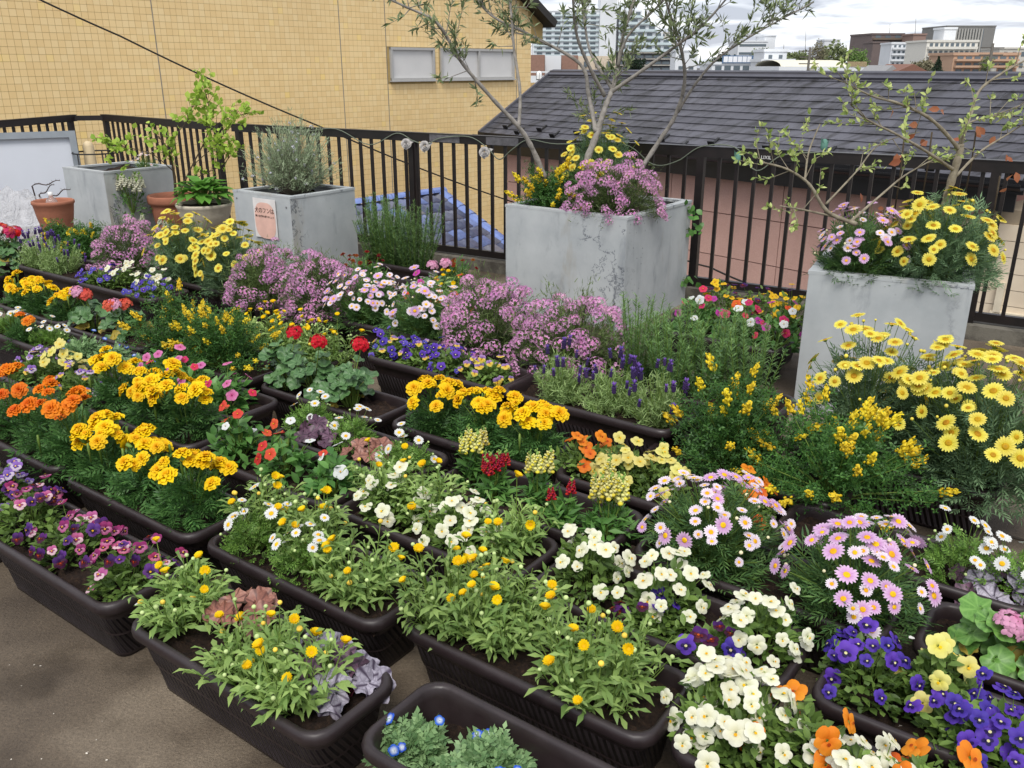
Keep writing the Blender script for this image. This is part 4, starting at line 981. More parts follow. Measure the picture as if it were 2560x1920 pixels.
def viola(name, up, low, eye, blot=None, r=.018):
    mb = MB(); u, l, e_, b_ = 0, 1, 2, 3
    for s_ in (-1, 1): disc_petal(mb, (s_ * r * .42, r * .55), r * .60, r * .66, s_ * .3, -.001 - .0008 * s_, .06 * s_, u, .22, ruffle=r * .05)
    for s_ in (-1, 1): disc_petal(mb, (s_ * r * .60, -r * .12), r * .56, r * .50, s_ * -.25, .001 + .0005 * s_, .10 * s_, l, .18, ruffle=r * .04)
    disc_petal(mb, (0, -r * .58), r * .66, r * .56, 0, .0026, 0, l, .25, ruffle=r * .06)
    if blot:
        for s_ in (-1, 1): disc_petal(mb, (s_ * r * .36, -r * .08), r * .26, r * .2, s_ * -.25, .0032, .1 * s_, b_, .1, 8)
        disc_petal(mb, (0, -r * .36), r * .3, r * .26, 0, .0042, 0, b_, .1, 8)
    disc_petal(mb, (0, -r * .13), r * .17, r * .15, 0, .0056, 0, e_, .0, 8)
    mb.lathe([(r * .18, -.001), (r * .12, -r * .35), (.001, -r * .5)], 6, 4)
    return mb.mesh(name, [up, low, eye, blot or low, CALYX], True)
def marigold(name, pet, r=.033):
    mb = MB(); q_ = random.Random(3)
    for L, (n, rr_, z0, z1, w) in enumerate(((9, 1.0, .0, .12, .62), (8, .82, .12, .30, .55), (8, .58, .22, .46, .42), (6, .36, .3, .56, .32))):
        for i in range(n):
            a = (i + L * .5) * 2 * PI / n + q_.uniform(-.12, .12)
            strip_petal(mb, a, r * .08, r * rr_ * q_.uniform(.9, 1.05), r * w, r * z0, r * z1 + q_.uniform(-.06, .04) * r, r * .12, 0, ruffle=r * .09, tip=1.1, seg=5)
    mb.lathe([(r * .3, .0), (r * .24, -r * .5), (r * .14, -r * .75), (.002, -r * .8)], 8, 1)
    return mb.mesh(name, [pet, CALYX], True)
def impatiens(name, pet, eye, r=.022):
    mb = MB()
    for i in range(5):
        a = i * 2 * PI / 5 + PI / 2; disc_petal(mb, (r * .55 * math.cos(a), r * .55 * math.sin(a)), r * .52, r * .56, a, .001 * (i % 2), .06, 0, .2, ruffle=r * .04)
    disc_petal(mb, (0, 0), r * .12, r * .12, 0, .004, 0, 1, 0, 8); mb.lathe([(r * .1, .0), (r * .05, -r * .8), (.001, -r * 1.1)], 6, 2)
    return mb.mesh(name, [pet, eye, CALYX], True)
def umbel(name, pet, eye, R_=.034, r=.014, n=15):
    """rounded head of five petalled florets"""
    mb = MB(); q_ = random.Random(5)
    for k in range(n):
        z = 1 - (k + .5) / n * .95; a = k * 2.4; s_ = math.sqrt(max(0, 1 - z * z)); d = Vector((s_ * math.cos(a), s_ * math.sin(a), z * .8 + .1)).normalized()
        tm = MB()
        for i in range(5):
            b_ = i * 2 * PI / 5 + q_.uniform(0, 1); disc_petal(tm, (r * .55 * math.cos(b_), r * .55 * math.sin(b_)), r * .58, r * .48, b_, .0012 * (i % 2), .15, 0, .2, 9)
        Rm = np.array(face_rot(d, q_.uniform(0, 6)).to_3x3()); pos = np.array(d) * R_ * q_.uniform(.85, 1.1)
        for arr, qq, qm in [(tm.v, tm.q, tm.qm)]:
            vall = np.concatenate(tm.v) @ Rm.T + pos
            fcs = [tuple(f) for A in tm.q for f in A] + [tuple(f) for A in tm.t for f in A]
            mb.add(vall, fcs, 0)
        mb.tube([(0, 0, -.03), pos], .0012, 4, 1, False)
    return mb.mesh(name, [pet, CALYX], True)
def floret_spike(name, pet, lip, h=.075, n=15, r=.0165):
    mb = MB(); q_ = random.Random(8)
    mb.tube([(0, 0, -.02), (0, 0, h)], [.003, .0015], 6, 2)
    for k in range(n):
        f = k / n; a = k * 2.3; z = f * h * .85; s_ = 1 - .55 * f; d = np.array([math.cos(a), math.sin(a), .35]); c = d * r * .75 * s_ + np.array([0, 0, z])
        ball(mb, c, r * .62 * s_, 0, .9, .9, 1.0, 7, 4); ball(mb, c + d * r * .55 * s_ + np.array([0, 0, -r * .25 * s_]), r * .5 * s_, 1, 1, 1, .65, 7, 4)
        for t_ in (-1, 1): ball(mb, c + np.array([-d[1], d[0], 0]) * t_ * r * .4 * s_ + np.array([0, 0, r * .55 * s_]) + d * .25 * r, r * .42 * s_, 0, 1, 1, .7, 6, 4)
    for k in range(5): a = k * 1.3; ball(mb, (.004 * math.cos(a), .004 * math.sin(a), h * (.9 + .05 * k)), .0042 - .0005 * k, 2, 1, 1, 1.4, 6, 4)
    return mb.mesh(name, [pet, lip, CALYX], True)
def raceme(name, pet, pet2, L=.055, n=12):
    mb = MB(); q_ = random.Random(2); mb.tube([(0, 0, -.015), (0, 0, L)], .0014, 4, 2)
    for k in range(n):
        f = k / n; a = k * 2.4 + .3; z = f * L; s_ = 1.0 if f < .65 else .5; d = np.array([math.cos(a), math.sin(a), .5]); c = np.array([0, 0, z]) + d * .006
        if f < .7:
            ball(mb, c + d * .005, .0048 * s_, 0, .7, .7, 1.2, 6, 4); y = np.array([-d[1], d[0], 0])
            tm = MB(); disc_petal(tm, (0, .006), .0086, .0092, 0, 0, 0, 0, .5, 9, .0012); Rm = np.array(face_rot(d, q_.uniform(-.4, .4)).to_3x3())
            mb.add(np.concatenate(tm.v) @ Rm.T + c + np.array([0, 0, .004]), [tuple(f_) for A in tm.q for f_ in A] + [tuple(f_) for A in tm.t for f_ in A], 1)
        else: ball(mb, c * np.array([.7, .7, 1]), .0032, 1, .7, .7, 1.8, 5, 4)
    return mb.mesh(name, [pet, pet2, CALYX], True)
def lavender_head(name, dark, light, h=.024):
    mb = MB(); q_ = random.Random(4)
    for j in range(6):
        for i in range(6):
            a = i * PI / 3 + (j % 2) * .5; ball(mb, (.0052 * math.cos(a), .0052 * math.sin(a), j * h / 6), .0032, 0, 1, 1, 1.1, 5, 4)
    for i in range(5): a = i * 2 * PI / 5; strip_petal(mb, a, .001, .009, .007, h, h + .014, .0, 1, seg=3)
    for i in range(4): a = i * PI / 2 + .4; strip_petal(mb, a, .003, .0105, .005, h * .7, h * .95, .0, 1, seg=3)
    return mb.mesh(name, [dark, light], True)
def star_cluster(name, pet, r=.0088, n=16, R_=.031):
    mb = MB(); q_ = random.Random(6)
    for k in range(n):
        a = k * 2.4; z = 1 - k / n * .9; s_ = math.sqrt(max(0, 1 - z * z)); d = Vector((s_ * math.cos(a) * q_.uniform(.7, 1.2), s_ * math.sin(a) * q_.uniform(.7, 1.2), z * .6))
        Rm = np.array(face_rot(d, q_.uniform(0, 6)).to_3x3()); tm = MB()
        for i in range(4): strip_petal(tm, i * PI / 2, 0, r, r * .62, 0, r * .12, 0, 0, seg=2)
        mb.add(np.concatenate(tm.v) @ Rm.T + np.array(d) * R_, [tuple(f_) for A in tm.q for f_ in A], 0)
        mb.tube([(0, 0, -.012), np.array(d) * R_], .0007, 3, 1, False)
    return mb.mesh(name, [pet, CALYX], False)
def bud_mesh(name, mat, r=.0055):
    mb = MB(); ball(mb, (0, 0, 0), r, 0, 1, 1, .92, 8, 6); mb.lathe([(r * .8, -r * .55), (r * .3, -r * 1.1)], 8, 1); return mb.mesh(name, [mat, CALYX], True)

FL = {}
def flo(key, fn):
    if key not in FL: FL[key] = fn()
    return FL[key]
yel = petal('yellow_eye', '#f0b400', '#f5c400', 0, .01)
P_ = petal
FLOWERS = {
 'mini_yellow': lambda: daisy('flower', P_('pet_miniyel', '#f8cc00', '#ffde14', 0, .012, .006, .06), .013, 13, .40, .42, .6, 2, discmat=P_('disc_mini', '#f0b800', '#f6c800', 0, .008)),
 'mini_bud': lambda: bud_mesh('bud', leafmat('bud_green', '#9fb47e', '#c6d1a4', .6, .1)),
 'mini_budy': lambda: bud_mesh('bud', leafmat('bud_yellow', '#d8b23a', '#d9c66a', .6, .1), .0065),
 'white_daisy': lambda: daisy('flower', P_('pet_white', '#e2e3e0', '#f0f1ee', 0, .02, 0, .05), .0185, 17, .34, .30, .05),
 'pink_marg': lambda: daisy('flower', P_('pet_pinkmarg', '#d79ad6', '#e9cbe8', .004, .024, .012, .10), .0235, 17, .30, .27, .06),
 'white_marg': lambda: daisy('flower', P_('pet_whitemarg', '#ecd2e8', '#f8f2f6', .004, .02, .01, .06), .019, 17, .32, .28, .10),
 'yellow_marg': lambda: daisy('flower', P_('pet_yelmarg', '#ecd838', '#f4e870', .004, .024, .008, .08), .0245, 20, .32, .26, .03, 1, discmat=P_('disc_ochre', '#b98a12', '#d9a616', 0, .008)),
 'yellow_bud': lambda: bud_mesh('bud', leafmat('bud_lemon', '#c9b94a', '#dccc62', .6, .1), .0075),
 'pale_bud': lambda: bud_mesh('bud', leafmat('bud_pale', '#c9c3a8', '#d9cfc0', .6, .1), .006),
 'v_wine': lambda: viola('flower', P_('vw_up', '#7a1e52', '#9c2c68', 0, .02, .02, .2), P_('vw_low', '#d9a3b8', '#b44a7c', .0, .02, .02, .1), yel, P_('vw_blot', '#3b0c2a', '#561034', 0, .01)),
 'v_pink': lambda: viola('flower', P_('vp_up', '#b03a78', '#c86a9c', 0, .02, .02, .2), P_('vp_low', '#ead4d2', '#e2b9c6', .0, .02, .01, .06), yel, P_('vp_blot', '#7c2a50', '#a04a74', 0, .01)),
 'v_violet': lambda: viola('flower', P_('vv_up', '#4a2c98', '#5e40b4', 0, .02, .01, .2), P_('vv_low', '#3c1e8a', '#5a3cb2', .0, .02, .01, .12), P_('v_whiteeye', '#e6dca0', '#e6dca0'), P_('vv_blot', '#14063a', '#1c0a52', 0, .01), .0195),
 'v_purple': lambda: viola('flower', P_('vpu_up', '#4c2274', '#67358e', 0, .02, .02, .25), P_('vpu_low', '#3a1458', '#6a3a86', .0, .02, .015, .12), yel, P_('vd_blot2', '#1c0626', '#2a0a34', 0, .01)),
 'v_dark': lambda: viola('flower', P_('vd_up', '#3a1250', '#52206e', 0, .02, .02, .25), P_('vd_low', '#2a0a30', '#4a1238', .0, .02, .01, .1), P_('v_oreye', '#c05010', '#c05010'), P_('vd_blot', '#5a1210', '#6a1a14', 0, .01)),
 'v_cream': lambda: viola('flower', P_('vc_up', '#e4e2b4', '#efefd6', 0, .02, .01, .06), P_('vc_low', '#e9e7b8', '#f0f0da', .0, .02, .01, .05), yel, None, .0205),
 'v_lemon': lambda: viola('flower', P_('vl_up', '#d9cc62', '#e6dd86', 0, .02, .01, .08), P_('vl_low', '#dfcf52', '#e8de84', .0, .02, .01, .05), yel, None, .02),
 'v_yellow': lambda: viola('flower', P_('vy_up', '#e0ae10', '#eec220', 0, .02, .01, .1), P_('vy_low', '#e8b60c', '#f0c62a', .0, .02, .01, .05), P_('v_oreye', '#c05010', '#c05010'), None, .019),
 'v_orange': lambda: viola('flower', P_('vo_up', '#dc6410', '#ea7c20', 0, .02, .015, .1), P_('vo_low', '#e46a10', '#ec8a2a', .0, .02, .015, .08), P_('v_oreye2', '#a83a08', '#a83a08'), None, .021),
 'v_bicolor': lambda: viola('flower', P_('vb_up', '#7d5aa0', '#a98abf', 0, .02, .02, .2), P_('vb_low', '#e6b818', '#e2cf6a', .0, .02, .01, .06), P_('v_oreye', '#c05010', '#c05010'), None, .016),
 'v_lilac': lambda: viola('flower', P_('vli_up', '#6b47a0', '#8d6cb8', 0, .02, .02, .2), P_('vli_low', '#e3dccf', '#b9a4cc', .0, .02, .01, .06), yel, P_('vli_blot', '#4a2a80', '#6040a0', 0, .01), .016),
 'v_blue': lambda: viola('flower', P_('vbl_up', '#4a3ea6', '#6a62c0', 0, .02, .015, .2), P_('vbl_low', '#3c30a0', '#5a50b4', .0, .02, .01, .06), P_('v_whiteeye', '#e6dca0', '#e6dca0'), None, .015),
 'mg_yellow': lambda: marigold('flower', P_('pet_mgy', '#f6b004', '#ffd60e', .002, .02, .006, .06)),
 'mg_orange': lambda: marigold('flower', P_('pet_mgo', '#e86a0a', '#f58a14', .002, .026, .01, .1)),
 'mg_rust': lambda: marigold('flower', P_('pet_mgr', '#7c2c0a', '#96300c', .002, .022, .03, .2), .016),
 'im_coral': lambda: impatiens('flower', P_('pet_imc', '#cf3a2a', '#e2543e', 0, .02, .008, .1), yel),
 'im_orange': lambda: impatiens('flower', P_('pet_imo', '#d8440e', '#e8602a', 0, .02, .01, .1), yel),
 'im_white': lambda: impatiens('flower', P_('pet_imw', '#dfe2e0', '#eceeec', 0, .02, 0, .04), yel),
 'im_pink': lambda: impatiens('flower', P_('pet_imp', '#c94a92', '#df86b8', 0, .02, .012, .12), P_('im_eyed', '#b0246c', '#b0246c')),
 'im_rose': lambda: impatiens('flower', P_('pet_imr', '#c81c50', '#dc3a6a', 0, .02, .01, .12), yel),
 'im_magenta': lambda: impatiens('flower', P_('pet_imm', '#b01e8c', '#c84aac', 0, .02, .01, .12), yel),
 'gr_red': lambda: umbel('flower_head', P_('pet_grr', '#c40a12', '#da1a20', 0, .02, .006, .1), None),
 'gr_coral': lambda: umbel('flower_head', P_('pet_grc', '#d8442c', '#e4684e', 0, .02, .008, .1), None),
 'gr_pink': lambda: umbel('flower_head', P_('pet_grp', '#d87aa6', '#e8a8c6', 0, .02, .01, .1), None),
 'gr_white': lambda: umbel('flower_head', P_('pet_grw', '#dcdcd2', '#ecece4', 0, .02, .0, .05), None),
 'gr_rose': lambda: umbel('flower_head', P_('pet_grs', '#c41e4e', '#da3a66', 0, .02, .01, .1), None),
 'sn_yellow': lambda: floret_spike('flower_spike', P_('pet_sny', '#e8e28a', '#f0ea9c', 0, .02), P_('lip_sny', '#ecd62c', '#f2e04c', 0, .02)),
 'sn_red': lambda: floret_spike('flower_spike', P_('pet_snr', '#a81c3a', '#b82a48', 0, .02), P_('lip_snr', '#c41a10', '#cc3020', 0, .02), .06, 14, .013),
 'sn_white': lambda: floret_spike('flower_spike', P_('pet_snw', '#dcdcc0', '#e8e8d2', 0, .02), P_('lip_snw', '#e0dcae', '#e8e6c8', 0, .02), .06, 14, .015),
 'cyt': lambda: raceme('flower_spray', P_('pet_cyt', '#f6cc14', '#fada2c', 0, .01, .01, .08), P_('pet_cyt2', '#f8d618', '#fce44a', 0, .01, .01, .08)),
 'lav': lambda: lavender_head('flower_head', P_('lav_dark', '#3a2852', '#4e3a70', 0, .01, .01, .2), P_('lav_light', '#7048aa', '#8f6cc8', 0, .01, .01, .15)),
 'bor': lambda: star_cluster('flower_cluster', P_('pet_bor', '#dc88c8', '#f0b4e0', 0, .02, .012, .14)),
 'wes': lambda: star_cluster('flower_cluster', P_('pet_wes', '#d0cfdc', '#e2e2ea', 0, .02, .01, .05), .0095, 3, .009),
 'nem': lambda: impatiens('flower', P_('pet_nem', '#dfe8f2', '#2d62d0', .003, .010, .006, .1), P_('nem_eye', '#e8eef4', '#e8eef4'), .0125),
}
LM = leafmat
LEAF = {
 'viola': LM('leaf_viola', '#41592c', '#6f8a48'), 'mini': LM('leaf_mini', '#5f7c44', '#90a868', .5, .4), 'daisyw': LM('leaf_daisyw', '#46692a', '#73964a'),
 'marigold': LM('leaf_marigold', '#2f522c', '#527844'), 'imp': LM('leaf_imp', '#38602f', '#5f8a4c', .4), 'ger': LM('leaf_ger', '#38583a', '#557a4b'), 'gerlt': LM('leaf_gerlt', '#4f7a3a', '#78a04e'),
 'marg': LM('leaf_marg', '#3a5a3a', '#60804c'), 'ymarg': LM('leaf_ymarg', '#4a6450', '#728c70', .6), 'cyt': LM('leaf_cyt', '#2a4c28', '#50783e'), 'lav': LM('leaf_lav', '#66804f', '#93a878'),
 'ros': LM('leaf_ros', '#4a6a40', '#7a9a66'), 'bor': LM('leaf_bor', '#3f5230', '#66784a'), 'wes': LM('leaf_wes', '#75876f', '#a3b09e', .7), 'nem': LM('leaf_nem', '#51704e', '#84a079'),
 'snap': LM('leaf_snap', '#3a6030', '#5f8848'), 'hosta': LM('leaf_hosta', '#4a7a32', '#6f9c4a', .4), 'vine': LM('leaf_vine', '#6f8f34', '#a3b858', .5, .4),
 'olive': LM('leaf_olive', '#4e5f3e', '#8b9678', .5, .2), 'privet': LM('leaf_privet', '#6d8448', '#b4bd84', .5, .35), 'stem': LM('stem_green', '#56702f', '#7d9450'), 'redleaf': LM('leaf_red', '#7a4030', '#a06a50', .5, .35),
}
def veined(name, c1, c2, cv):
    if name in MATS: return MATS[name]
    t = NT(name); b = t.bsdf(.45, .4); c = t.n('ShaderNodeTexCoord'); mp = t.n('ShaderNodeMapping'); mp.inputs['Location'].default_value = (0, -.016, 0); t.l(c.outputs['Object'], mp.inputs['Vector'])
    s = t.n('ShaderNodeSeparateXYZ'); t.l(mp.outputs[0], s.inputs[0]); at = t.n('ShaderNodeMath', operation='ARCTAN2'); t.l(s.outputs[1], at.inputs[0]); t.l(s.outputs[0], at.inputs[1])
    m = t.n('ShaderNodeMath', operation='MULTIPLY'); t.l(at.outputs[0], m.inputs[0]); m.inputs[1].default_value = 3.5
    nz = t.noise(45, 4); ad = t.n('ShaderNodeMath', operation='ADD'); t.l(m.outputs[0], ad.inputs[0]); t.l(nz, ad.inputs[1])
    sn = t.n('ShaderNodeMath', operation='SINE'); t.l(ad.outputs[0], sn.inputs[0]); ab = t.n('ShaderNodeMath', operation='ABSOLUTE'); t.l(sn.outputs[0], ab.inputs[0])
    v1 = t.ramp(ab.outputs[0], [(0, (1, 1, 1)), (.2, (.85, .85, .85)), (.62, (0, 0, 0))]); oi = t.n('ShaderNodeObjectInfo')
    vo = t.n('ShaderNodeTexVoronoi', feature='DISTANCE_TO_EDGE'); vo.inputs['Scale'].default_value = 105; t.l(mp.outputs[0], vo.inputs['Vector'])
    v2 = t.ramp(vo.outputs['Distance'], [(0, (.42, .42, .42)), (.12, (.12, .12, .12)), (.2, (0, 0, 0))]); vein = t.mix(1.0, v1, v2, 'LIGHTEN')
    base = t.mix(oi.outputs['Random'], lin(c1), lin(c2)); t.l(t.mix(vein, base, lin(cv)), b.inputs['Base Color']); MATS[name] = t.m; return t.m
LV = {}
def big_leaf(kind):
    if kind in LV: return LV[kind]
    if kind == 'ger': LV[kind] = round_leaf('leaf', [veined('ger_dk', '#33552f', '#4a6e3c', '#5a7a4c')], 7, .05, .036, .16, .25)
    if kind == 'gerlt': LV[kind] = round_leaf('leaf', [veined('ger_lt', '#456e2c', '#5a8638', '#6c9648')], 7, .05, .038, .12, .1)
    if kind == 'gery': LV[kind] = round_leaf('leaf', [LM('leaf_gery', '#8a7a34', '#a8984a')], 7, .05, .03, .2, .2)
    if kind == 'heu_silver': LV[kind] = round_leaf('leaf', [veined('heu_silver', '#857f8c', '#a39daa', '#33263a')], 7, .11, .040, .10, .10)
    if kind == 'heu_purple': LV[kind] = round_leaf('leaf', [veined('heu_purple', '#4a3040', '#6b4c60', '#2c1a28')], 7, .10, .034, .13, .14)
    if kind == 'heu_caramel': LV[kind] = round_leaf('leaf', [veined('heu_caramel', '#865648', '#a07464', '#5a342c')], 7, .10, .034, .13, .14)
    if kind == 'hosta': 
        tv, tf = T_oval(.6, .06, .3); LV[kind] = MB().add(tv * .15, tf).mesh('leaf', [LEAF['hosta']], True)
    return LV[kind]

# ------------------------------------------------------------------ growing a plant
CAMB = np.array([-.12, -.75, .35])           # blooms lean to the open, lit side
LP = [0.0, 1.0, 2.0]
def lump(d):
    """uneven outline of a mound"""
    d = np.atleast_2d(d); az = np.arctan2(d[:, 1], d[:, 0])
    return 1 + .09 * np.sin(2 * az + LP[0]) * (.4 + d[:, 2]) + .07 * np.sin(5 * az + LP[1] + 3 * d[:, 2]) + .04 * np.sin(9 * az + LP[2]) * d[:, 2]
def hemi(n, up=.25, power=.6):
    d = rng.normal(size=(n, 3)); d[:, 2] = np.abs(d[:, 2]) + up; return unit(d)
def add_flower(root, key, p, nrm, s=1.0, rot=None):
    me = flo(key, FLOWERS[key]); o = obj(me.name.split('.')[0], me, root, p, rot if rot is not None else face_rot(nrm, random.uniform(0, 6))); o.scale = (s, s, s)
    if me.name in EYES: obj('disc', EYES[me.name], o)
    return o
def face_up(nrm):
    """violas keep their upper petals up"""
    n = Vector(nrm).normalized(); z = Vector((0, 0, 1)); x = z.cross(n)
    if x.length < .05: x = Vector((1, 0, 0))
    x.normalize(); y = n.cross(x); M = Matrix((x, y, n)).transposed(); return M.to_4x4()
def stem_to(mb, p, base, r=.0013, bend=.25, mat=1):
    p = np.array(p); b_ = np.array(base); m_ = (p + b_) / 2; m_[:2] += (b_[:2] - p[:2]) * bend; mb.tube([b_, m_, p], [r * 1.2, r, r * .8], 4, mat, False)

def leaves(mb, tmpl, n, rx, ry, h, size, base=.0, up=.45, rmin=.35, mat=0, jit=.5, flat=.3, shell=.5):
    """n leaves through a mound rx, ry wide and h high"""
    d = hemi(n, .05); f = rng.uniform(rmin, 1, n) ** shell * lump(d)
    P = np.stack([d[:, 0] * f * rx, d[:, 1] * f * ry, base + d[:, 2] * f * h], 1)
    ax = unit(d * [1, 1, .5] + [0, 0, up] + rng.normal(0, jit, (n, 3))); nn = unit(rng.normal(0, flat, (n, 3)) + [0, -.15, 1])
    mb.batch(tmpl, P - ax * (np.asarray(size) * .5 if np.isscalar(size) else .01), frames(ax, nn), rng.uniform(.7, 1.25, n) * size, mat)
    return P

KINDS = {}
def kind(fn): KINDS[fn.__name__] = fn; return fn
def mound_flowers(root, st, keys, n, rx, ry, h, base, s=1.0, lean=.8, top=.35, out=1.08, stemr=.0012, spread=1.0, up=.35, nj=.42, oj=.13, gap=.019):
    placed = []
    for i in range(n):
        for _ in range(14):
            d = hemi(1, top)[0]; oo = out * random.uniform(1 - oj * 1.6, 1 + oj) * lump(d)[0]; p = np.array([d[0] * rx * oo * spread, d[1] * ry * oo * spread, base + d[2] * h * oo])
            if all(np.linalg.norm(p - q_) > gap * s for q_ in placed): break
        placed.append(p)
        key = keys[i % len(keys)] if random.random() < .8 else random.choice(keys)
        nrm = unit(d * .9 + CAMB * lean + rng.normal(0, nj, 3) + [0, 0, up])
        sc = s * random.uniform(.70, 1.12)
        rt = (face_up(nrm) @ Matrix.Rotation(random.uniform(-.35, .35), 4, 'Z')) if key.startswith('v_') else face_rot(nrm, random.uniform(0, 6))
        add_flower(root, key, p, nrm, sc, rt)
        stem_to(st, p - nrm * .004 * s, (d[0] * rx * .3, d[1] * ry * .3, base * .5), stemr)

@kind
def violas(root, keys=('v_cream',), n=20, r=.11, h=.115, s=1.0, **k):
    mb = MB(); leaves(mb, T_oval(.5), 300, r, r, h, .03, .01, .35); leaves(mb, T_strap(.3), 90, r * .9, r * .9, h * .9, .03, .0, .3)
    mound_flowers(root, mb, list(keys), n, r, r, h, .03, s); obj('foliage', mb, root, mats=[LEAF['viola'], LEAF['stem']], kind='stuff')
@kind
def minidaisy(root, n=7, buds=14, r=.10, h=.15, s=1.0, tall=.06, leavesn=260, **k):
    """thin leafy stems, some ending in a bloom or a bud"""
    mb = MB(); ns = int(46 * leavesn / 260)
    for i in range(ns):
        a = random.uniform(0, 2 * PI); q_ = math.sqrt(random.uniform(0, 1)); b_ = np.array([math.cos(a) * q_ * r * .4, math.sin(a) * q_ * r * .4, 0]); bloom = i < n; bud = n <= i < n + buds
        H_ = h * random.uniform(.55, 1.05) * (1.1 - .35 * q_); H_ = H_ + tall * random.uniform(.4, 1) if bloom else (H_ + tall * random.uniform(0, .6) if bud else H_)
        sp = r * q_ * random.uniform(.85, 1.25); tip = np.array([math.cos(a) * sp, math.sin(a) * sp, H_]) + rng.normal(0, .008, 3); m_ = (b_ + tip) / 2 + np.array([math.cos(a), math.sin(a), 0]) * r * .08
        mb.tube([b_, m_, tip], [.0019, .0015, .0011], 4, 1, False)
        k_ = 9; lim = (h * .95) / max(H_, h * .95); f = rng.uniform(.02, .95, k_) * lim; P = ((1 - f) ** 2)[:, None] * b_ + (2 * f * (1 - f))[:, None] * (2 * m_ - (b_ + tip) / 2) + (f ** 2)[:, None] * tip
        th = rng.uniform(0, 2 * PI, k_); ax = unit(np.stack([np.cos(th), np.sin(th), rng.uniform(.35, 1.3, k_)], 1) + np.array([math.cos(a), math.sin(a), 0]) * .4)
        mb.batch(T_strap(.135, .36), P, frames(ax, unit(rng.normal(0, .35, (k_, 3)) + [0, -.2, 1])), rng.uniform(.5, 1.3, k_) * (.068 - .026 * f))
        if bloom or bud:
            nrm = unit(np.array([.3 * math.cos(a), .3 * math.sin(a), 1]) + CAMB * .45 + rng.normal(0, .25, 3)); add_flower(root, 'mini_yellow' if bloom else ('mini_budy' if i % 6 == 0 else 'mini_bud'), tip, nrm, s * random.uniform(.85, 1.2))
    obj('foliage', mb, root, mats=[LEAF['mini'], LEAF['stem']], kind='stuff')
@kind
def whitedaisy(root, n=11, r=.10, h=.115, s=1.0, **k):
    mb = MB(); leaves(mb, T_pinnate(3, .4, .22, droop=.15), 330, r, r, h, .03, .01, .5); mound_flowers(root, mb, ['white_daisy'], n, r, r, h, .045, s, .55, .5, 1.12, up=.7)
    for i in range(6):
        d = hemi(1, .4)[0]; p = d * [r, r, h] + [0, 0, .045]; add_flower(root, 'mini_bud', p, d, .8); stem_to(mb, p, (0, 0, .01))
    obj('foliage', mb, root, mats=[LEAF['daisyw'], LEAF['stem']], kind='stuff')
@kind
def marigolds(root, key='mg_yellow', n=9, r=.12, h=.13, s=1.0, **k):
    mb = MB(); leaves(mb, T_pinnate(4, .42, .15, droop=.3), 260, r, r, h * 1.1, .064, .0, .45, .2, jit=.45)
    mound_flowers(root, mb, [key], n, r * .98, r * .98, h * .6, h * .8, s, .55, .6, 1.0, .002, up=.8)
    for i in range(3):
        d = hemi(1, .6)[0]; p = d * [r * .9, r * .9, h * .6] + [0, 0, .1]; mb.tube([p - [0, 0, .05], p, p + [0, 0, .018]], [.002, .005, .003], 6, 1)
    obj('foliage', mb, root, mats=[LEAF['marigold'], LEAF['stem']], kind='stuff')
@kind
def impatiens_plant(root, keys=('im_coral',), n=8, r=.11, h=.13, s=1.0, **k):
    mb = MB(); leaves(mb, T_oval(.52, .06, .25), 150, r, r, h, .05, .01, .25, .3); mound_flowers(root, mb, list(keys), n, r, r, h, .04, s, .9, .35, 1.06)
    for _ in range(12):
        d = hemi(1, .3)[0]; mb.tube([(0, 0, 0), d * [r * .5, r * .5, h * .6], d * [r * .9, r * .9, h]], [.004, .003, .002], 5, 1, False)
    obj('foliage', mb, root, mats=[LEAF['imp'], LEAF['stem']], kind='stuff')
@kind
def geranium(root, heads=('gr_red',), r=.10, h=.16, n=26, leaf='ger', s=1.0, hh=.06, **k):
    mb = MB()
    for i in range(n):
        d = hemi(1, .05)[0]; f = random.uniform(.55, 1); p = Vector((d[0] * r * f, d[1] * r * f, .02 + d[2] * h * f)); lo = p.z < .06 and random.random() < .4
        nrm = unit(d * .6 + [0, -.35, .8] + rng.normal(0, .25, 3)); o = obj('leaf', big_leaf('gery' if lo else leaf), root, p, face_rot(nrm, random.uniform(0, 6))); q_ = random.uniform(.7, 1.15); o.scale = (q_,) * 3
        mb.tube([(d[0] * .02, d[1] * .02, .0), (p.x * .6, p.y * .6, p.z * .8), tuple(p)], [.003, .0022, .0016], 5, 0, False)
    for i, key in enumerate(heads):
        a = random.uniform(0, 6); q_ = r * random.uniform(.1, .6); p = np.array([q_ * math.cos(a), q_ * math.sin(a) - .02, h + hh + random.uniform(-.015, .02)])
        add_flower(root, key, p, unit(np.array([.1, -.35, 1])), s); mb.tube([(0, 0, h * .4), p * [.8, .8, .8], p - [0, 0, .02]], [.003, .002, .002], 5, 0, False)
    obj('stems', mb, root, mats=[LEAF['stem']], kind='stuff')
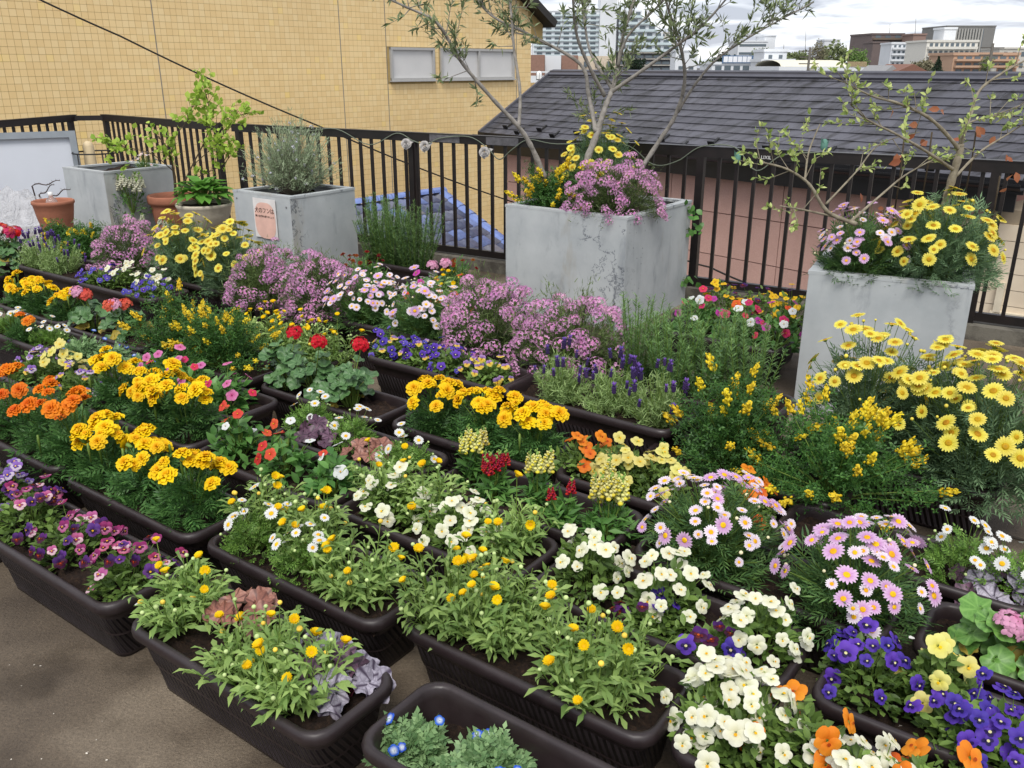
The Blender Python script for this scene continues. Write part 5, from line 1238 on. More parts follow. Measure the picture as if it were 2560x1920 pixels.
@kind
def heuchera(root, leaf='heu_purple', n=9, r=.075, h=.09, s=1.0, mix=None, **k):
    mb = MB(); r *= 1.25; n = int(n * 1.6)
    for i in range(n):
        a = i * 2.4 + random.uniform(-.3, .3); f = .35 + .65 * (i + 1) / n; p = Vector((math.cos(a) * r * f, math.sin(a) * r * f, h * (1.15 - .6 * f) + random.uniform(-.006, .006)))
        nrm = unit(np.array([math.cos(a) * .55 * f, math.sin(a) * .55 * f - .3, .8]) + rng.normal(0, .17, 3)); kd = mix if (mix and i % 3 == 0) else leaf
        rot = face_rot(nrm, random.uniform(0, 6)); o = obj('leaf', big_leaf(kd), root, p, rot); q_ = s * random.uniform(.75, 1.15); o.scale = (q_,) * 3
        mb.tube([(0, 0, -.01), (p.x * .4, p.y * .4, p.z * .7), tuple(p)], [.0025, .002, .0016], 5, 0, False)
    obj('stems', mb, root, mats=[plain('heu_stalk', '#6e3140', .6)], kind='stuff')
@kind
def nemophila(root, n=4, r=.08, h=.085, **k):
    mb = MB(); leaves(mb, T_pinnate(3, .5, .3, droop=.25), 260, r, r, h, .034, .005, .35); mound_flowers(root, mb, ['nem'], n, r, r, h, .02, 1.0, .7, .4, 1.15, up=.5)
    obj('foliage', mb, root, mats=[LEAF['nem'], LEAF['stem']], kind='stuff')
@kind
def snapdragon(root, key='sn_yellow', n=3, r=.065, h=.13, key2=None, s=1.0, **k):
    mb = MB(); leaves(mb, T_lance(.3, .05, .3), 170, r, r, h, .048, .0, .5)
    for i in range(n):
        a = i * 2 * PI / n + .4; q_ = r * random.uniform(.2, .75); p = np.array([q_ * math.cos(a), q_ * math.sin(a), h * random.uniform(.85, 1.1)]); kk = key2 if (key2 and i % 2) else key
        add_flower(root, kk, p, unit(np.array([.1 * math.cos(a), .1 * math.sin(a), 1]) + rng.normal(0, .06, 3)), s * random.uniform(.85, 1.1)); mb.tube([(0, 0, 0), p * .6, p], [.003, .0025, .002], 5, 1, False)
    obj('foliage', mb, root, mats=[LEAF['snap'], LEAF['stem']], kind='stuff')
@kind
def marguerite(root, keys=('pink_marg', 'white_marg'), n=34, r=.16, h=.17, leaf='marg', s=1.0, bud='pale_bud', nb=8, lift=.05, nl=480, tall=0.0, **k):
    nl = int(nl * (r / .16) ** 2 * (h / .17) ** .7); mb = MB(); leaves(mb, T_pinnate(3, .5, .09, droop=.2, spread=.6), nl, r, r, h + tall * .5, .06, .0, .55, .15, jit=.45)
    mound_flowers(root, mb, list(keys), n, r * .95, r * .95, h * .85, lift + .02 + tall, s, .22, .30, 1.10, .0014, up=.35, nj=.25, oj=.07, gap=.021)
    for i in range(nb):
        d = hemi(1, .3)[0]; p = d * [r * 1.05, r * 1.05, h] + [0, 0, lift + tall]; add_flower(root, bud, p, d, random.uniform(.6, 1)); stem_to(mb, p, d * .3 * [r, r, 0])
    for _ in range(24):
        d = hemi(1, .25)[0]; mb.tube([(0, 0, 0), d * [r * .55, r * .55, h * .65], d * [r * .95, r * .95, h]], [.003, .002, .0012], 4, 1, False)
    obj('foliage', mb, root, mats=[LEAF[leaf], LEAF['stem']], kind='stuff')
@kind
def cytisus(root, n=24, r=.18, h=.22, s=1.0, nl=4200, **k):
    mb = MB(); nb = 70; tips = []
    for i in range(nb):
        d = hemi(1, .12)[0]; q_ = random.uniform(.75, 1.12); tip = d * [r, r, h] * q_ * lump(d)[0] + [0, 0, .03]; tip += rng.normal(0, .012, 3); m_ = tip * [.3, .3, .35] + [0, 0, .01]
        mb.tube([(0, 0, 0), m_, tip], [.004, .0022, .001], 4, 1, False); tips.append((m_, tip, d))
    per = nl // nb
    for m_, tip, d in tips:
        f = rng.uniform(0, 1, per); P = m_ + (tip - m_) * (f ** .7)[:, None] + rng.normal(0, .02, (per, 3)); ax = unit(rng.normal(0, .7, (per, 3)) + d + [0, 0, .3])
        mb.batch(T_trifol(), P, frames(ax, unit(rng.normal(0, .5, (per, 3)) + [0, -.2, 1])), rng.uniform(.7, 1.2, per) * .0145)
    for i in range(n):
        m_, tip, d = tips[i % nb]; ax = unit(d + [0, -.15, .25] + rng.normal(0, .2, 3)); add_flower(root, 'cyt', tip, ax, s * random.uniform(.75, 1.15))
    obj('foliage', mb, root, mats=[LEAF['cyt'], LEAF['stem']], kind='stuff')
@kind
def lavender(root, n=24, r=.135, h=.19, **k):
    mb = MB(); nb = 95
    for i in range(nb):
        d = hemi(1, .35)[0]; tip = d * [r, r, h] * random.uniform(.8, 1.1); b_ = d * [r * .35, r * .35, 0]; mb.tube([b_, (tip + b_) / 2 + [0, 0, .01], tip], [.0016, .0013, .001], 3, 1, False)
        f = rng.uniform(.1, 1.02, 26); P = b_ + (tip - b_) * f[:, None]; ax = unit(rng.normal(0, .55, (26, 3)) + d * .3 + [0, 0, .55])
        mb.batch(T_needle(.12), P, frames(ax, unit(rng.normal(0, .4, (26, 3)) + [0, -.3, .8])), rng.uniform(.6, 1.2, 26) * .028)
    for i in range(n):
        d = hemi(1, .5)[0]; p = d * [r * .95, r * .95, h] + [0, 0, random.uniform(.02, .06)]; nrm = unit(np.array([d[0] * .2, d[1] * .2, 1]) + rng.normal(0, .1, 3)); add_flower(root, 'lav', p, nrm, random.uniform(.75, 1.15)); mb.tube([d * [r * .5, r * .5, h * .5], p], .0011, 3, 1, False)
    obj('foliage', mb, root, mats=[LEAF['lav'], LEAF['stem']], kind='stuff')
@kind
def rosemary(root, n=14, r=.09, h=.36, **k):
    mb = MB(); n = int(n * 1.7)
    for i in range(n):
        a = random.uniform(0, 2 * PI); q_ = r * math.sqrt(random.uniform(0, 1)); b_ = np.array([q_ * .6 * math.cos(a), q_ * .6 * math.sin(a), 0]); H_ = h * random.uniform(.65, 1.08)
        tip = np.array([q_ * 1.5 * math.cos(a) + random.gauss(0, .012), q_ * 1.5 * math.sin(a) + random.gauss(0, .012), H_]); mb.tube([b_, (b_ + tip) / 2, tip], [.0024, .002, .0012], 4, 1, False)
        m_ = int(130 * H_ / .27); f = rng.uniform(.02, 1.0, m_); P = b_ + (tip - b_) * f[:, None]; th = rng.uniform(0, 2 * PI, m_)
        ax = unit(np.stack([np.cos(th), np.sin(th), rng.uniform(.35, .9, m_)], 1)); mb.batch(T_needle(.12), P, frames(ax, unit(rng.normal(0, .2, (m_, 3)) + [0, 0, 1])), rng.uniform(.7, 1.15, m_) * (.040 - .016 * f))
    obj('foliage', mb, root, mats=[LEAF['ros'], LEAF['stem']], kind='stuff')
@kind
def boronia(root, n=70, r=.17, h=.21, nl=9000, **k):
    mb = MB(); nb = 150; tips = []
    for i in range(nb):
        d = hemi(1, .02)[0]; tip = d * [r, r, h] * random.uniform(.8, 1.05) * lump(d)[0] + [0, 0, .03]; m_ = tip * [.4, .4, .4]; mb.tube([(0, 0, 0), m_, tip], [.003, .0016, .0008], 3, 1, False); tips.append((m_, tip, d))
        q_ = nl // nb; f = rng.uniform(0, 1.05, q_) ** .7; P = m_ + (tip - m_) * f[:, None] + rng.normal(0, .02, (q_, 3)); ax = unit(rng.normal(0, .6, (q_, 3)) + d)
        mb.batch(T_needle(.13), P, frames(ax, unit(rng.normal(0, .5, (q_, 3)) + [0, -.2, 1])), rng.uniform(.6, 1.2, q_) * .025)
    for i in range(n):
        d = hemi(1, .06)[0]; p = d * [r, r, h] * random.uniform(.90, 1.0) * lump(d)[0] + [0, 0, .015]; add_flower(root, 'bor', p, unit(d + CAMB * .3 + [0, 0, .3]), random.uniform(.75, 1.2)); stem_to(mb, p * .98, p * .8, .0008)
    obj('foliage', mb, root, mats=[LEAF['bor'], LEAF['bor']], kind='stuff')
@kind
def westringia(root, n=60, r=.34, h=.50, **k):
    mb = MB(); nb = 430
    for i in range(nb):
        d = hemi(1, .25)[0]; tip = d * [r, r, h] * random.uniform(.6, 1.12) + [0, 0, .04]; m_ = tip * [.45, .45, .5]; mb.tube([(0, 0, 0), m_, tip], [.003, .0018, .0008], 3, 1, False)
        q_ = 26; f = rng.uniform(.0, 1.05, q_); P = m_ + (tip - m_) * f[:, None] + rng.normal(0, .006, (q_, 3)); ax = unit(rng.normal(0, .45, (q_, 3)) + d * .7 + [0, 0, .3])
        mb.batch(T_needle(.13), P, frames(ax, unit(rng.normal(0, .5, (q_, 3)) + [0, -.2, 1])), rng.uniform(.6, 1.2, q_) * .032)
        if i < n: add_flower(root, 'wes', m_ + (tip - m_) * random.uniform(.55, 1), unit(d + CAMB * .6), random.uniform(.9, 1.3))
    obj('foliage', mb, root, mats=[LEAF['wes'], plain('wes_stem', '#7a7466', .8)], kind='stuff')
@kind
def hosta(root, n=70, r=.30, h=.22, **k):
    mb = MB()
    for i in range(n):
        a = i * 2.4; f = (i + 1) / n; d = np.array([math.cos(a), math.sin(a), 0]); p = d * r * .5 * f + [0, 0, h * (.75 - .35 * f)]; ax = unit(d * (.65 + .5 * f) + [0, 0, .6 - .65 * f] + rng.normal(0, .22, 3))
        R_ = frames(ax[None], unit(np.array([[-d[0] * .4, -d[1] * .4, 1]])))[0]; o = obj('leaf', big_leaf('hosta'), root, p, Matrix(R_.tolist()).to_4x4()); q_ = random.uniform(.8, 1.2); o.scale = (q_,) * 3
        mb.tube([(0, 0, -.02), p * [.5, .5, .6], p], .003, 4, 0, False)
    obj('stems', mb, root, mats=[LEAF['stem']], kind='stuff')

NPLANT = 0
def plant(kd, label, cat, loc, group=None, name=None, rz=None, **kw):
    names = dict(violas='viola_plant', minidaisy='yellow_daisy_plant', whitedaisy='white_daisy_plant', marigolds='marigold_plant', impatiens_plant='impatiens_plant', geranium='geranium_plant', heuchera='heuchera_plant', nemophila='nemophila_plant', snapdragon='snapdragon_plant', marguerite='marguerite_plant', cytisus='broom_shrub', lavender='lavender_plant', rosemary='rosemary_plant', boronia='boronia_shrub', westringia='silver_shrub', hosta='hosta_plant')
    LP[:] = [random.uniform(0, 6.3) for _ in range(3)]
    root = thing(name or names[kd], label, cat, loc, 0.0, group); KINDS[kd](root, **kw); return root

# ================================================================== troughs and what grows in them
POT = NT('brown_plastic'); b = POT.bsdf(.42, .45)
c = POT.ramp(POT.noise(9, 5, .65), [(.3, lin('#231b1c')), (.6, lin('#2d2425')), (.8, lin('#3a3133'))]); sc_ = POT.ramp(POT.noise(55, 4, .7), [(.62, (1, 1, 1)), (.74, (1.5, 1.45, 1.4))])
POT.l(POT.mix(1.0, c, sc_, 'MULTIPLY'), b.inputs['Base Color']); POT.l(POT.ramp(POT.noise(20, 4), [(.3, (.34,) * 3), (.7, (.55,) * 3)]), b.inputs['Roughness']); POT = POT.m
RIB = NT('brown_plastic_ribbed'); b = RIB.bsdf(.5, .4); RIB.l(RIB.ramp(RIB.noise(9, 5, .65), [(.3, lin('#2b2324')), (.8, lin('#453c3f'))]), b.inputs['Base Color'])
cd = RIB.n('ShaderNodeTexCoord'); sx = RIB.n('ShaderNodeSeparateXYZ'); RIB.l(cd.outputs['Object'], sx.inputs[0])
def mth(op, a, bv):
    n = RIB.n('ShaderNodeMath', operation=op)
    for i, v in ((0, a), (1, bv)):
        if hasattr(v, 'is_linked'): RIB.l(v, n.inputs[i])
        else: n.inputs[i].default_value = v
    return n.outputs[0]
ph = mth('ADD', mth('MULTIPLY', sx.outputs[0], 330.0), mth('ADD', mth('MULTIPLY', sx.outputs[1], 330.0), mth('MULTIPLY', sx.outputs[2], 150.0)))
RIB.bump(b, mth('SINE', ph, 0), 1.0, .012); RIB = RIB.m
def ring(a, b_, r, z, n=5):
    out = []
    for cx, cy, a0 in ((a - r, b_ - r, 0), (-a + r, b_ - r, PI / 2), (-a + r, -b_ + r, PI), (a - r, -b_ + r, 3 * PI / 2)):
        for i in range(n): t_ = a0 + PI / 2 * i / (n - 1); out.append((cx + r * math.cos(t_), cy + r * math.sin(t_), z))
    return out
def trough_mesh(L, Wd, H):
    a, b_ = L / 2, Wd / 2
    prof = [(-.050, 0, .03), (-.048, .01, .035), (-.036, H * .42, .04), (-.032, H * .44, .04), (-.022, H * .70, .045), (-.018, H - .034, .05), (-.004, H - .034, .055), (0, H - .028, .056), (.001, H - .014, .056), (-.002, H - .004, .055), (-.008, H, .052), (-.016, H - .001, .048), (-.021, H - .007, .045), (-.024, H - .03, .042), (-.034, H - .12, .04)]
    mb = MB(); rings = [ring(a + o, b_ + o, r, z) for o, z, r in prof]; n = len(rings[0])
    for j in range(len(rings) - 1):
        mb.add(rings[j] + rings[j + 1], [(i, (i + 1) % n, n + (i + 1) % n, n + i) for i in range(n)], 1 if 1 <= j <= 3 else 0)
    mb.add(rings[0], [tuple(reversed(range(n)))], 0)
    return mb.mesh('body', [POT, RIB], True)
SIZES = {'s': (.70, .262, .20), 'b': (.765, .29, .26)}
TM = {k: trough_mesh(*v) for k, v in SIZES.items()}
for me in TM.values():
    import bmesh
    bm_ = bmesh.new(); bm_.from_mesh(me); bmesh.ops.remove_doubles(bm_, verts=bm_.verts, dist=1e-5); bm_.to_mesh(me); bm_.free()
SOILS = {k: [soil_mesh(v[0] - .052, v[1] - .052) for _ in range(3)] for k, v in SIZES.items()}
NTR = 0
def trough(label, u0, v0, size='s', rot=0.0, drop=.042):
    global NTR
    L, Wd, H = SIZES[size]; p = W(u0 + L / 2, v0 + Wd / 2); NTR += 1
    root = thing('planter_trough', label, 'planter', (p.x, p.y, .004), AX + rot, 'brown plastic planter troughs')
    obj('body', TM[size], root); obj('soil', SOILS[size][NTR % 3], root, (0, 0, H - drop)); return root
def row(label, u0, v0, size, plants, drop=.042, rot=0.0):
    """one trough and its plants; a plant's pixel column gives where along the row it stands"""
    trough(label, u0, v0, size, rot, drop); L, Wd, H = SIZES[size]; z = H - drop - .004
    for kd, px, dv, lab, cat, kw in plants:
        v = v0 + Wd / 2 + dv; u = u_of(px, v, z + .05); u = min(max(u, u0 + .06), u0 + L - .06)
        p = W(u, v, z); kw = dict(kw); grp = kw.pop('grp', None); plant(kd, lab, cat, p, grp or lab[:60], **kw)
V_ = 'violas'
def many(kd, pxs, lab, cat, dv=0.0, **kw): return [(kd, px, dv if np.isscalar(dv) else dv[i], lab, cat, kw) for i, px in enumerate(pxs)]

# ---- row along the bare concrete
row('brown trough of lilac violas next to the wine violas', -3.40, .90, 's', many(V_, (20, 110), 'lilac and white viola clump next to the wine violas', 'viola', keys=('v_lilac', 'v_lilac', 'v_purple'), n=22, h=.15))
row('brown trough of wine and pink violas beside the bare concrete', -2.63, .90, 's',
    many(V_, (40, 185, 325), 'wine, pink and dark purple viola clump beside the bare concrete', 'viola', keys=('v_wine', 'v_pink', 'v_wine', 'v_dark', 'v_purple'), n=30, h=.115, s=.88))
row('brown trough of yellow button daisies and heuchera at the concrete corner', -1.85, .90, 's',
    many('minidaisy', (440, 640, 735), 'leafy yellow button daisy beside the heucheras, with round buds', 'daisy', dv=(0, -.03, -.03), n=6, r=.115, h=.16)
    + [('heuchera', 600, .06, 'copper pink heuchera clump among yellow button daisies', 'heuchera', dict(leaf='heu_caramel', n=8, r=.06, h=.10)),
       ('heuchera', 800, .05, 'silver veined purple heuchera clump by the empty trough end', 'heuchera', dict(leaf='heu_purple', mix='heu_silver', n=9, r=.075, h=.09)),
       ('heuchera', 868, .05, 'pale silver heuchera leaf fan at the empty trough end', 'heuchera', dict(leaf='heu_silver', n=5, r=.05, h=.06, s=1.15))])
row('brown trough of grey green nemophila with much bare soil', -1.10, .95, 's',
    [('nemophila', 1010, -.02, 'smaller grey green nemophila clump with closed blue buds', 'nemophila', dict(n=4, r=.075, h=.075)),
     ('nemophila', 1215, .02, 'larger grey green nemophila clump with bright blue flowers', 'nemophila', dict(n=6, r=.09, h=.095))], drop=.085)
# ---- second row
row('brown trough of orange marigolds beside the lilac violas', -3.54, 1.245, 's', many('marigolds', (40, 140, 215), 'orange marigold clump beside the lilac violas', 'marigold', key='mg_orange', n=7, h=.20, r=.14, s=1.0))
row('brown trough of yellow marigolds behind the wine violas', -2.77, 1.235, 's', many('marigolds', (275, 375, 480), 'yellow marigold clump behind the wine violas', 'marigold', n=14, h=.16, r=.12))
row('brown trough of white daisies behind the heucheras', -2.03, 1.25, 's',
    many('whitedaisy', (640, 770), 'white daisy clump with yellow discs behind the heucheras', 'daisy', dv=-.03, n=12)
    + many('minidaisy', (680, 800, 900), 'yellow button daisy growing among the white daisies', 'daisy', dv=(.06, .06, -.01), n=6, h=.18, r=.11))
row('brown trough filled with three leafy yellow button daisies', -1.30, 1.295, 's', many('minidaisy', (1080, 1250, 1500), 'leafy yellow button daisy filling its own trough', 'daisy', dv=(.0, .02, -.01), n=9, buds=16, r=.145, h=.19, leavesn=400))
row('brown trough of large cream and orange violas', -.575, 1.31, 's',
    many(V_, (1770, 1870), 'large cream white viola clump beside the button daisies', 'viola', keys=('v_cream',), n=27, s=.98, h=.12)
    + many(V_, (2010,), 'bright orange viola clump between cream violas', 'viola', keys=('v_orange',), n=9, s=1.05, h=.12, dv=.03)
    + many(V_, (2120, 2180), 'cream viola clump past the bright orange one', 'viola', keys=('v_cream',), n=18, s=.98, h=.11, dv=-.02)
    + many(V_, (2330,), 'orange viola clump at the trough end by the violet violas', 'viola', keys=('v_orange',), n=9, s=1.05, h=.12, dv=.03))
# ---- third row
row('brown trough of pale yellow and purple violas behind the orange marigolds', -4.10, 1.60, 's',
    many(V_, (95, 210), 'small yellow and mauve viola clump behind the orange marigolds', 'viola', keys=('v_bicolor', 'v_bicolor', 'v_lilac'), n=22, h=.12)
    + many(V_, (160,), 'pale lemon viola clump among mauve violas', 'viola', keys=('v_lemon',), n=18, h=.13, dv=.05))
row('brown trough of yellow marigolds in front of pink impatiens', -3.33, 1.62, 's', many('marigolds', (290, 400, 470), 'yellow marigold clump in front of pink impatiens', 'marigold', n=14, h=.17, r=.125))
row('brown trough of coral and white impatiens', -2.60, 1.61, 's',
    many('impatiens_plant', (600, 715), 'coral red impatiens next to the yellow marigolds', 'impatiens', keys=('im_coral', 'im_coral', 'im_white'), n=8, h=.15)
    + many('impatiens_plant', (830,), 'leafy impatiens with few white flowers at the trough end', 'impatiens', keys=('im_white', 'im_coral'), n=4, h=.13, r=.10))
row('brown trough of cream violas between impatiens and dark eyed violas', -1.87, 1.615, 's',
    many('minidaisy', (920, 1075, 1270), 'yellow button daisy among the cream violas', 'daisy', dv=(.04, .05, .04), n=4, h=.18, r=.11)
    + many(V_, (985, 1150), 'cream white viola clump among button daisies', 'viola', keys=('v_cream',), n=24, s=.92, h=.13, dv=-.02))
row('brown trough of cream violas mixed with dark purple ones', -1.14, 1.61, 's',
    many(V_, (1470, 1660, 1900), 'cream viola clump in the trough with dark purple violas', 'viola', keys=('v_cream',), n=22, s=.92, h=.14, dv=.02)
    + many(V_, (1620, 1790), 'dark purple viola clump spilling before the cream violas', 'viola', keys=('v_dark', 'v_violet'), n=8, h=.07, r=.09, dv=-.06))
row('brown trough of deep violet violas', -.39, 1.63, 's',
    many(V_, (2165, 2420, 2530), 'deep violet viola clump', 'viola', keys=('v_violet',), n=22, s=.95, h=.11, dv=(.02, -.04, -.03))
    + many(V_, (2335,), 'upright lemon yellow viola clump among deep violet violas', 'viola', keys=('v_lemon',), n=12, s=1.1, h=.14, r=.085, dv=.06))
# ---- fourth row
row('brown trough of small white daisies and orange marigold', -4.92, 1.90, 's',
    many('whitedaisy', (25, 120), 'low white daisy clump behind orange marigold blooms', 'daisy', n=12, h=.08, s=.9)
    + many('marigolds', (60,), 'small orange marigold clump before the low white daisies', 'marigold', key='mg_orange', n=5, h=.11, r=.08, dv=-.06))
row('brown trough of blue nemophila in front of coral geranium', -4.18, 1.90, 's', many('nemophila', (205, 275, 340), 'low nemophila mat with sky blue flowers before the coral geranium', 'nemophila', n=4, r=.10, h=.09))
row('brown trough of pink impatiens behind yellow marigolds', -3.43, 1.89, 's', many('impatiens_plant', (390, 480, 570), 'pink and rose impatiens behind yellow marigolds', 'impatiens', keys=('im_pink', 'im_rose', 'im_pink'), n=9, h=.14))
row('brown trough of white daisies with dark and copper heucheras', -2.51, 1.885, 's',
    many('whitedaisy', (735, 880, 1020), 'white daisy clump beside dark and copper heucheras', 'daisy', dv=(.03, .03, -.02), n=9)
    + [('heuchera', 800, -.03, 'dark purple heuchera clump between white daisies', 'heuchera', dict(leaf='heu_purple', n=9, r=.07, h=.09)),
       ('heuchera', 925, -.04, 'copper brown heuchera clump between white daisies', 'heuchera', dict(leaf='heu_caramel', n=8, r=.065, h=.10))])
row('brown trough of snapdragons in yellow and red', -1.75, 1.91, 's',
    [('snapdragon', 1185, .05, 'pale yellow snapdragon by the marigold trough', 'snapdragon', dict(n=4, h=.14)),
     ('snapdragon', 1235, -.01, 'crimson snapdragon clump with dense red spikes', 'snapdragon', dict(key='sn_red', n=8, h=.12, r=.07, s=.9)),
     ('snapdragon', 1345, .02, 'thin yellow snapdragon next to the crimson clump', 'snapdragon', dict(n=3, h=.14, r=.06)),
     ('snapdragon', 1410, -.04, 'sparse coral red snapdragon in bud', 'snapdragon', dict(key='sn_red', n=2, h=.12, r=.06, s=.8)),
     ('snapdragon', 1520, -.01, 'leafy pale yellow snapdragon with full low spikes', 'snapdragon', dict(n=6, h=.15, r=.08, s=1.1))])
row('brown trough of big pink and white marguerites', -1.0, 1.935, 's',
    [('marguerite', 1775, .01, 'domed pink and white marguerite next to the snapdragons', 'marguerite', dict(n=74, r=.18, h=.22, nb=10, keys=('pink_marg', 'white_marg', 'white_marg'), s=1.02)),
     ('marguerite', 2125, .0, 'domed pink and white marguerite by the violet violas', 'marguerite', dict(n=70, r=.18, h=.21, nb=10, keys=('pink_marg', 'white_marg', 'pink_marg'), s=1.1))])
row('brown trough of large leaved pink geranium with bare soil', -.25, 1.95, 's',
    many('geranium', (2500, 2590), 'large leaved light green geranium with pink flower', 'geranium', heads=('gr_pink',), leaf='gerlt', n=26, h=.15, r=.11, hh=.0))
# ---- fifth row
row('brown trough of yellow marigolds beside the coral geranium', -5.30, 2.19, 's', many('marigolds', (35, 105, 170), 'yellow marigold clump beside the coral geranium', 'marigold', n=11, h=.13, r=.115))
row('brown trough of coral geraniums', -4.53, 2.185, 's', many('geranium', (235, 310), 'coral flowered geranium with round mid green leaves', 'geranium', heads=('gr_coral', 'gr_coral', 'gr_pink'), leaf='ger', n=30, h=.15, r=.12, hh=.05))
row('brown trough with yellow flowered broom behind pink impatiens', -3.74, 2.19, 's',
    many('cytisus', (430, 560), 'dense dark green broom with yellow sprays behind pink impatiens', 'shrub', n=34, r=.22, h=.28, s=1.1))
row('brown trough of red geraniums', -2.97, 2.20, 's',
    many('geranium', (680, 790, 880), 'red flowered geranium with dark scalloped leaves', 'geranium', heads=('gr_red',), leaf='ger', n=32, h=.20, r=.115, hh=.06))
row('brown trough of yellow marigolds between red geranium and lavender', -2.22, 2.225, 's', many('marigolds', (1095, 1210, 1330), 'yellow marigold clump between red geranium and lavender', 'marigold', n=14, h=.15, r=.12))
row('brown trough of lemon and orange violas below the lavender', -1.46, 2.23, 's',
    many(V_, (1460, 1860), 'orange viola clump behind snapdragon and marguerite', 'viola', keys=('v_orange',), n=12, h=.12, s=1.05)
    + many(V_, (1555, 1640), 'pale lemon viola clump below the lavender trough', 'viola', keys=('v_lemon',), n=18, h=.13, s=1.05))
row('brown trough of white daisies with grey purple heuchera', -.72, 2.27, 's',
    many('whitedaisy', (2400, 2585), 'tall white daisy clump next to grey purple heuchera', 'daisy', n=11, h=.13, r=.11)
    + [('heuchera', 2500, -.02, 'grey purple heuchera clump next to tall white daisies', 'heuchera', dict(leaf='heu_silver', mix='heu_purple', n=9, r=.08, h=.07, s=1.1))])
# ---- sixth row
row('brown trough of long stemmed yellow button daisies behind red geraniums', -3.62, 2.50, 's', many('minidaisy', (660, 760, 860), 'long stemmed yellow button daisy behind red geraniums', 'daisy', n=14, buds=18, h=.18, r=.14, tall=.09))
row('brown trough with two big yellow flowered brooms', -1.29, 2.55, 's',
    [('cytisus', 1820, .0, 'upright dark green broom with few yellow tips by the lavender', 'shrub', dict(n=18, r=.21, h=.31, s=1.2)),
     ('cytisus', 2120, .0, 'widest dark green broom with many yellow sprays before yellow marguerites', 'shrub', dict(n=44, r=.28, h=.29, nl=4800, s=1.25))])
row('large brown trough of lavender before the boronia', -1.99, 2.64, 'b', many('lavender', (1400, 1530, 1640), 'lavender clump with violet topknots before the boronia', 'lavender', n=16))
row('large brown trough of violet and yellow violas', -2.75, 2.635, 'b',
    many(V_, (955, 1060, 1130), 'violet and yellow viola clump before the pink marguerites', 'viola', keys=('v_bicolor', 'v_violet', 'v_blue', 'v_violet'), s=.82, n=32, h=.09, r=.115)
    + many(V_, (1225,), 'yellow and mauve viola clump next to the lavender', 'viola', keys=('v_bicolor',), n=18, h=.09))
row('large brown trough of lavender beside blue violas', -5.99, 2.65, 'b', many('lavender', (75, 155), 'lavender clump beside the blue violas', 'lavender', n=20, r=.16, h=.21))
row('large brown trough of blue and cream violas', -5.2, 2.63, 'b',
    many(V_, (240, 375), 'blue violet viola clump before the boronia and lemon marguerite', 'viola', keys=('v_blue', 'v_blue', 'v_violet'), n=24, h=.09, r=.12, dv=-.03)
    + many(V_, (310, 380), 'cream viola clump behind blue violas', 'viola', keys=('v_cream',), n=16, h=.10, s=.9, dv=.06))
row('brown trough of white geraniums at the end of the blue viola row', -6.7, 2.35, 's', many('geranium', (-10, 25), 'white flowered geranium next to the lavender and marigolds', 'geranium', heads=('gr_white', 'gr_white', 'gr_white'), leaf='gerlt', n=26, h=.17, r=.12, hh=.03))
# ---- seventh row
row('large brown trough with pink boronia and lemon marguerite behind blue violas', -5.69, 2.99, 'b', many('boronia', (330,), 'rounded pink boronia next to the lemon marguerite', 'shrub', dv=.0, n=150, r=.26, h=.31))
row('large brown trough of lemon yellow marguerites', -4.87, 3.0, 'b', many('marguerite', (470, 590), 'lemon yellow marguerite between two boronias', 'marguerite', keys=('yellow_marg',), n=76, r=.21, h=.33, leaf='ymarg', bud='yellow_bud', tall=.04, s=1.25))
row('large brown trough of two pink boronias', -4.06, 2.99, 'b', many('boronia', (670, 810), 'spreading pink boronia before the notice planter', 'shrub', n=150, r=.26, h=.30))
row('large brown trough of pale pink marguerites', -3.29, 2.99, 'b', many('marguerite', (905, 1060), 'pale pink marguerite dome between boronias', 'marguerite', keys=('white_marg', 'pink_marg', 'white_marg'), n=80, r=.19, h=.25, s=1.05))
row('large brown trough of two pink boronias behind the lavender', -2.5, 2.99, 'b', many('boronia', (1230, 1430), 'pink boronia behind the lavender before the olive planter', 'shrub', n=160, r=.26, h=.33))
row('large brown trough of upright rosemary', -1.73, 2.99, 'b', many('rosemary', (1590, 1680, 1770, 1870), 'upright rosemary bush next to the lavender and boronia', 'rosemary', n=15, h=.37, r=.10, dv=(.04, -.02, .02, -.02)))
row('brown trough of lemon marguerites next to the broom', -.90, 2.93, 's',
    [('marguerite', 2310, .05, 'middle one of three long stemmed lemon marguerites in one trough', 'marguerite', dict(keys=('yellow_marg',), n=34, r=.20, h=.34, leaf='ymarg', bud='yellow_bud', tall=.08, nb=10, s=1.2)),
     ('marguerite', 2150, .02, 'long stemmed lemon marguerite before the stained planter', 'marguerite', dict(keys=('yellow_marg',), n=46, r=.22, h=.35, leaf='ymarg', bud='yellow_bud', tall=.12, nb=20, s=1.2)),
     ('marguerite', 2440, .0, 'long stemmed lemon marguerite at the open floor end', 'marguerite', dict(keys=('yellow_marg',), n=84, r=.25, h=.33, leaf='ymarg', bud='yellow_bud', tall=.09, nb=20, s=1.25))])
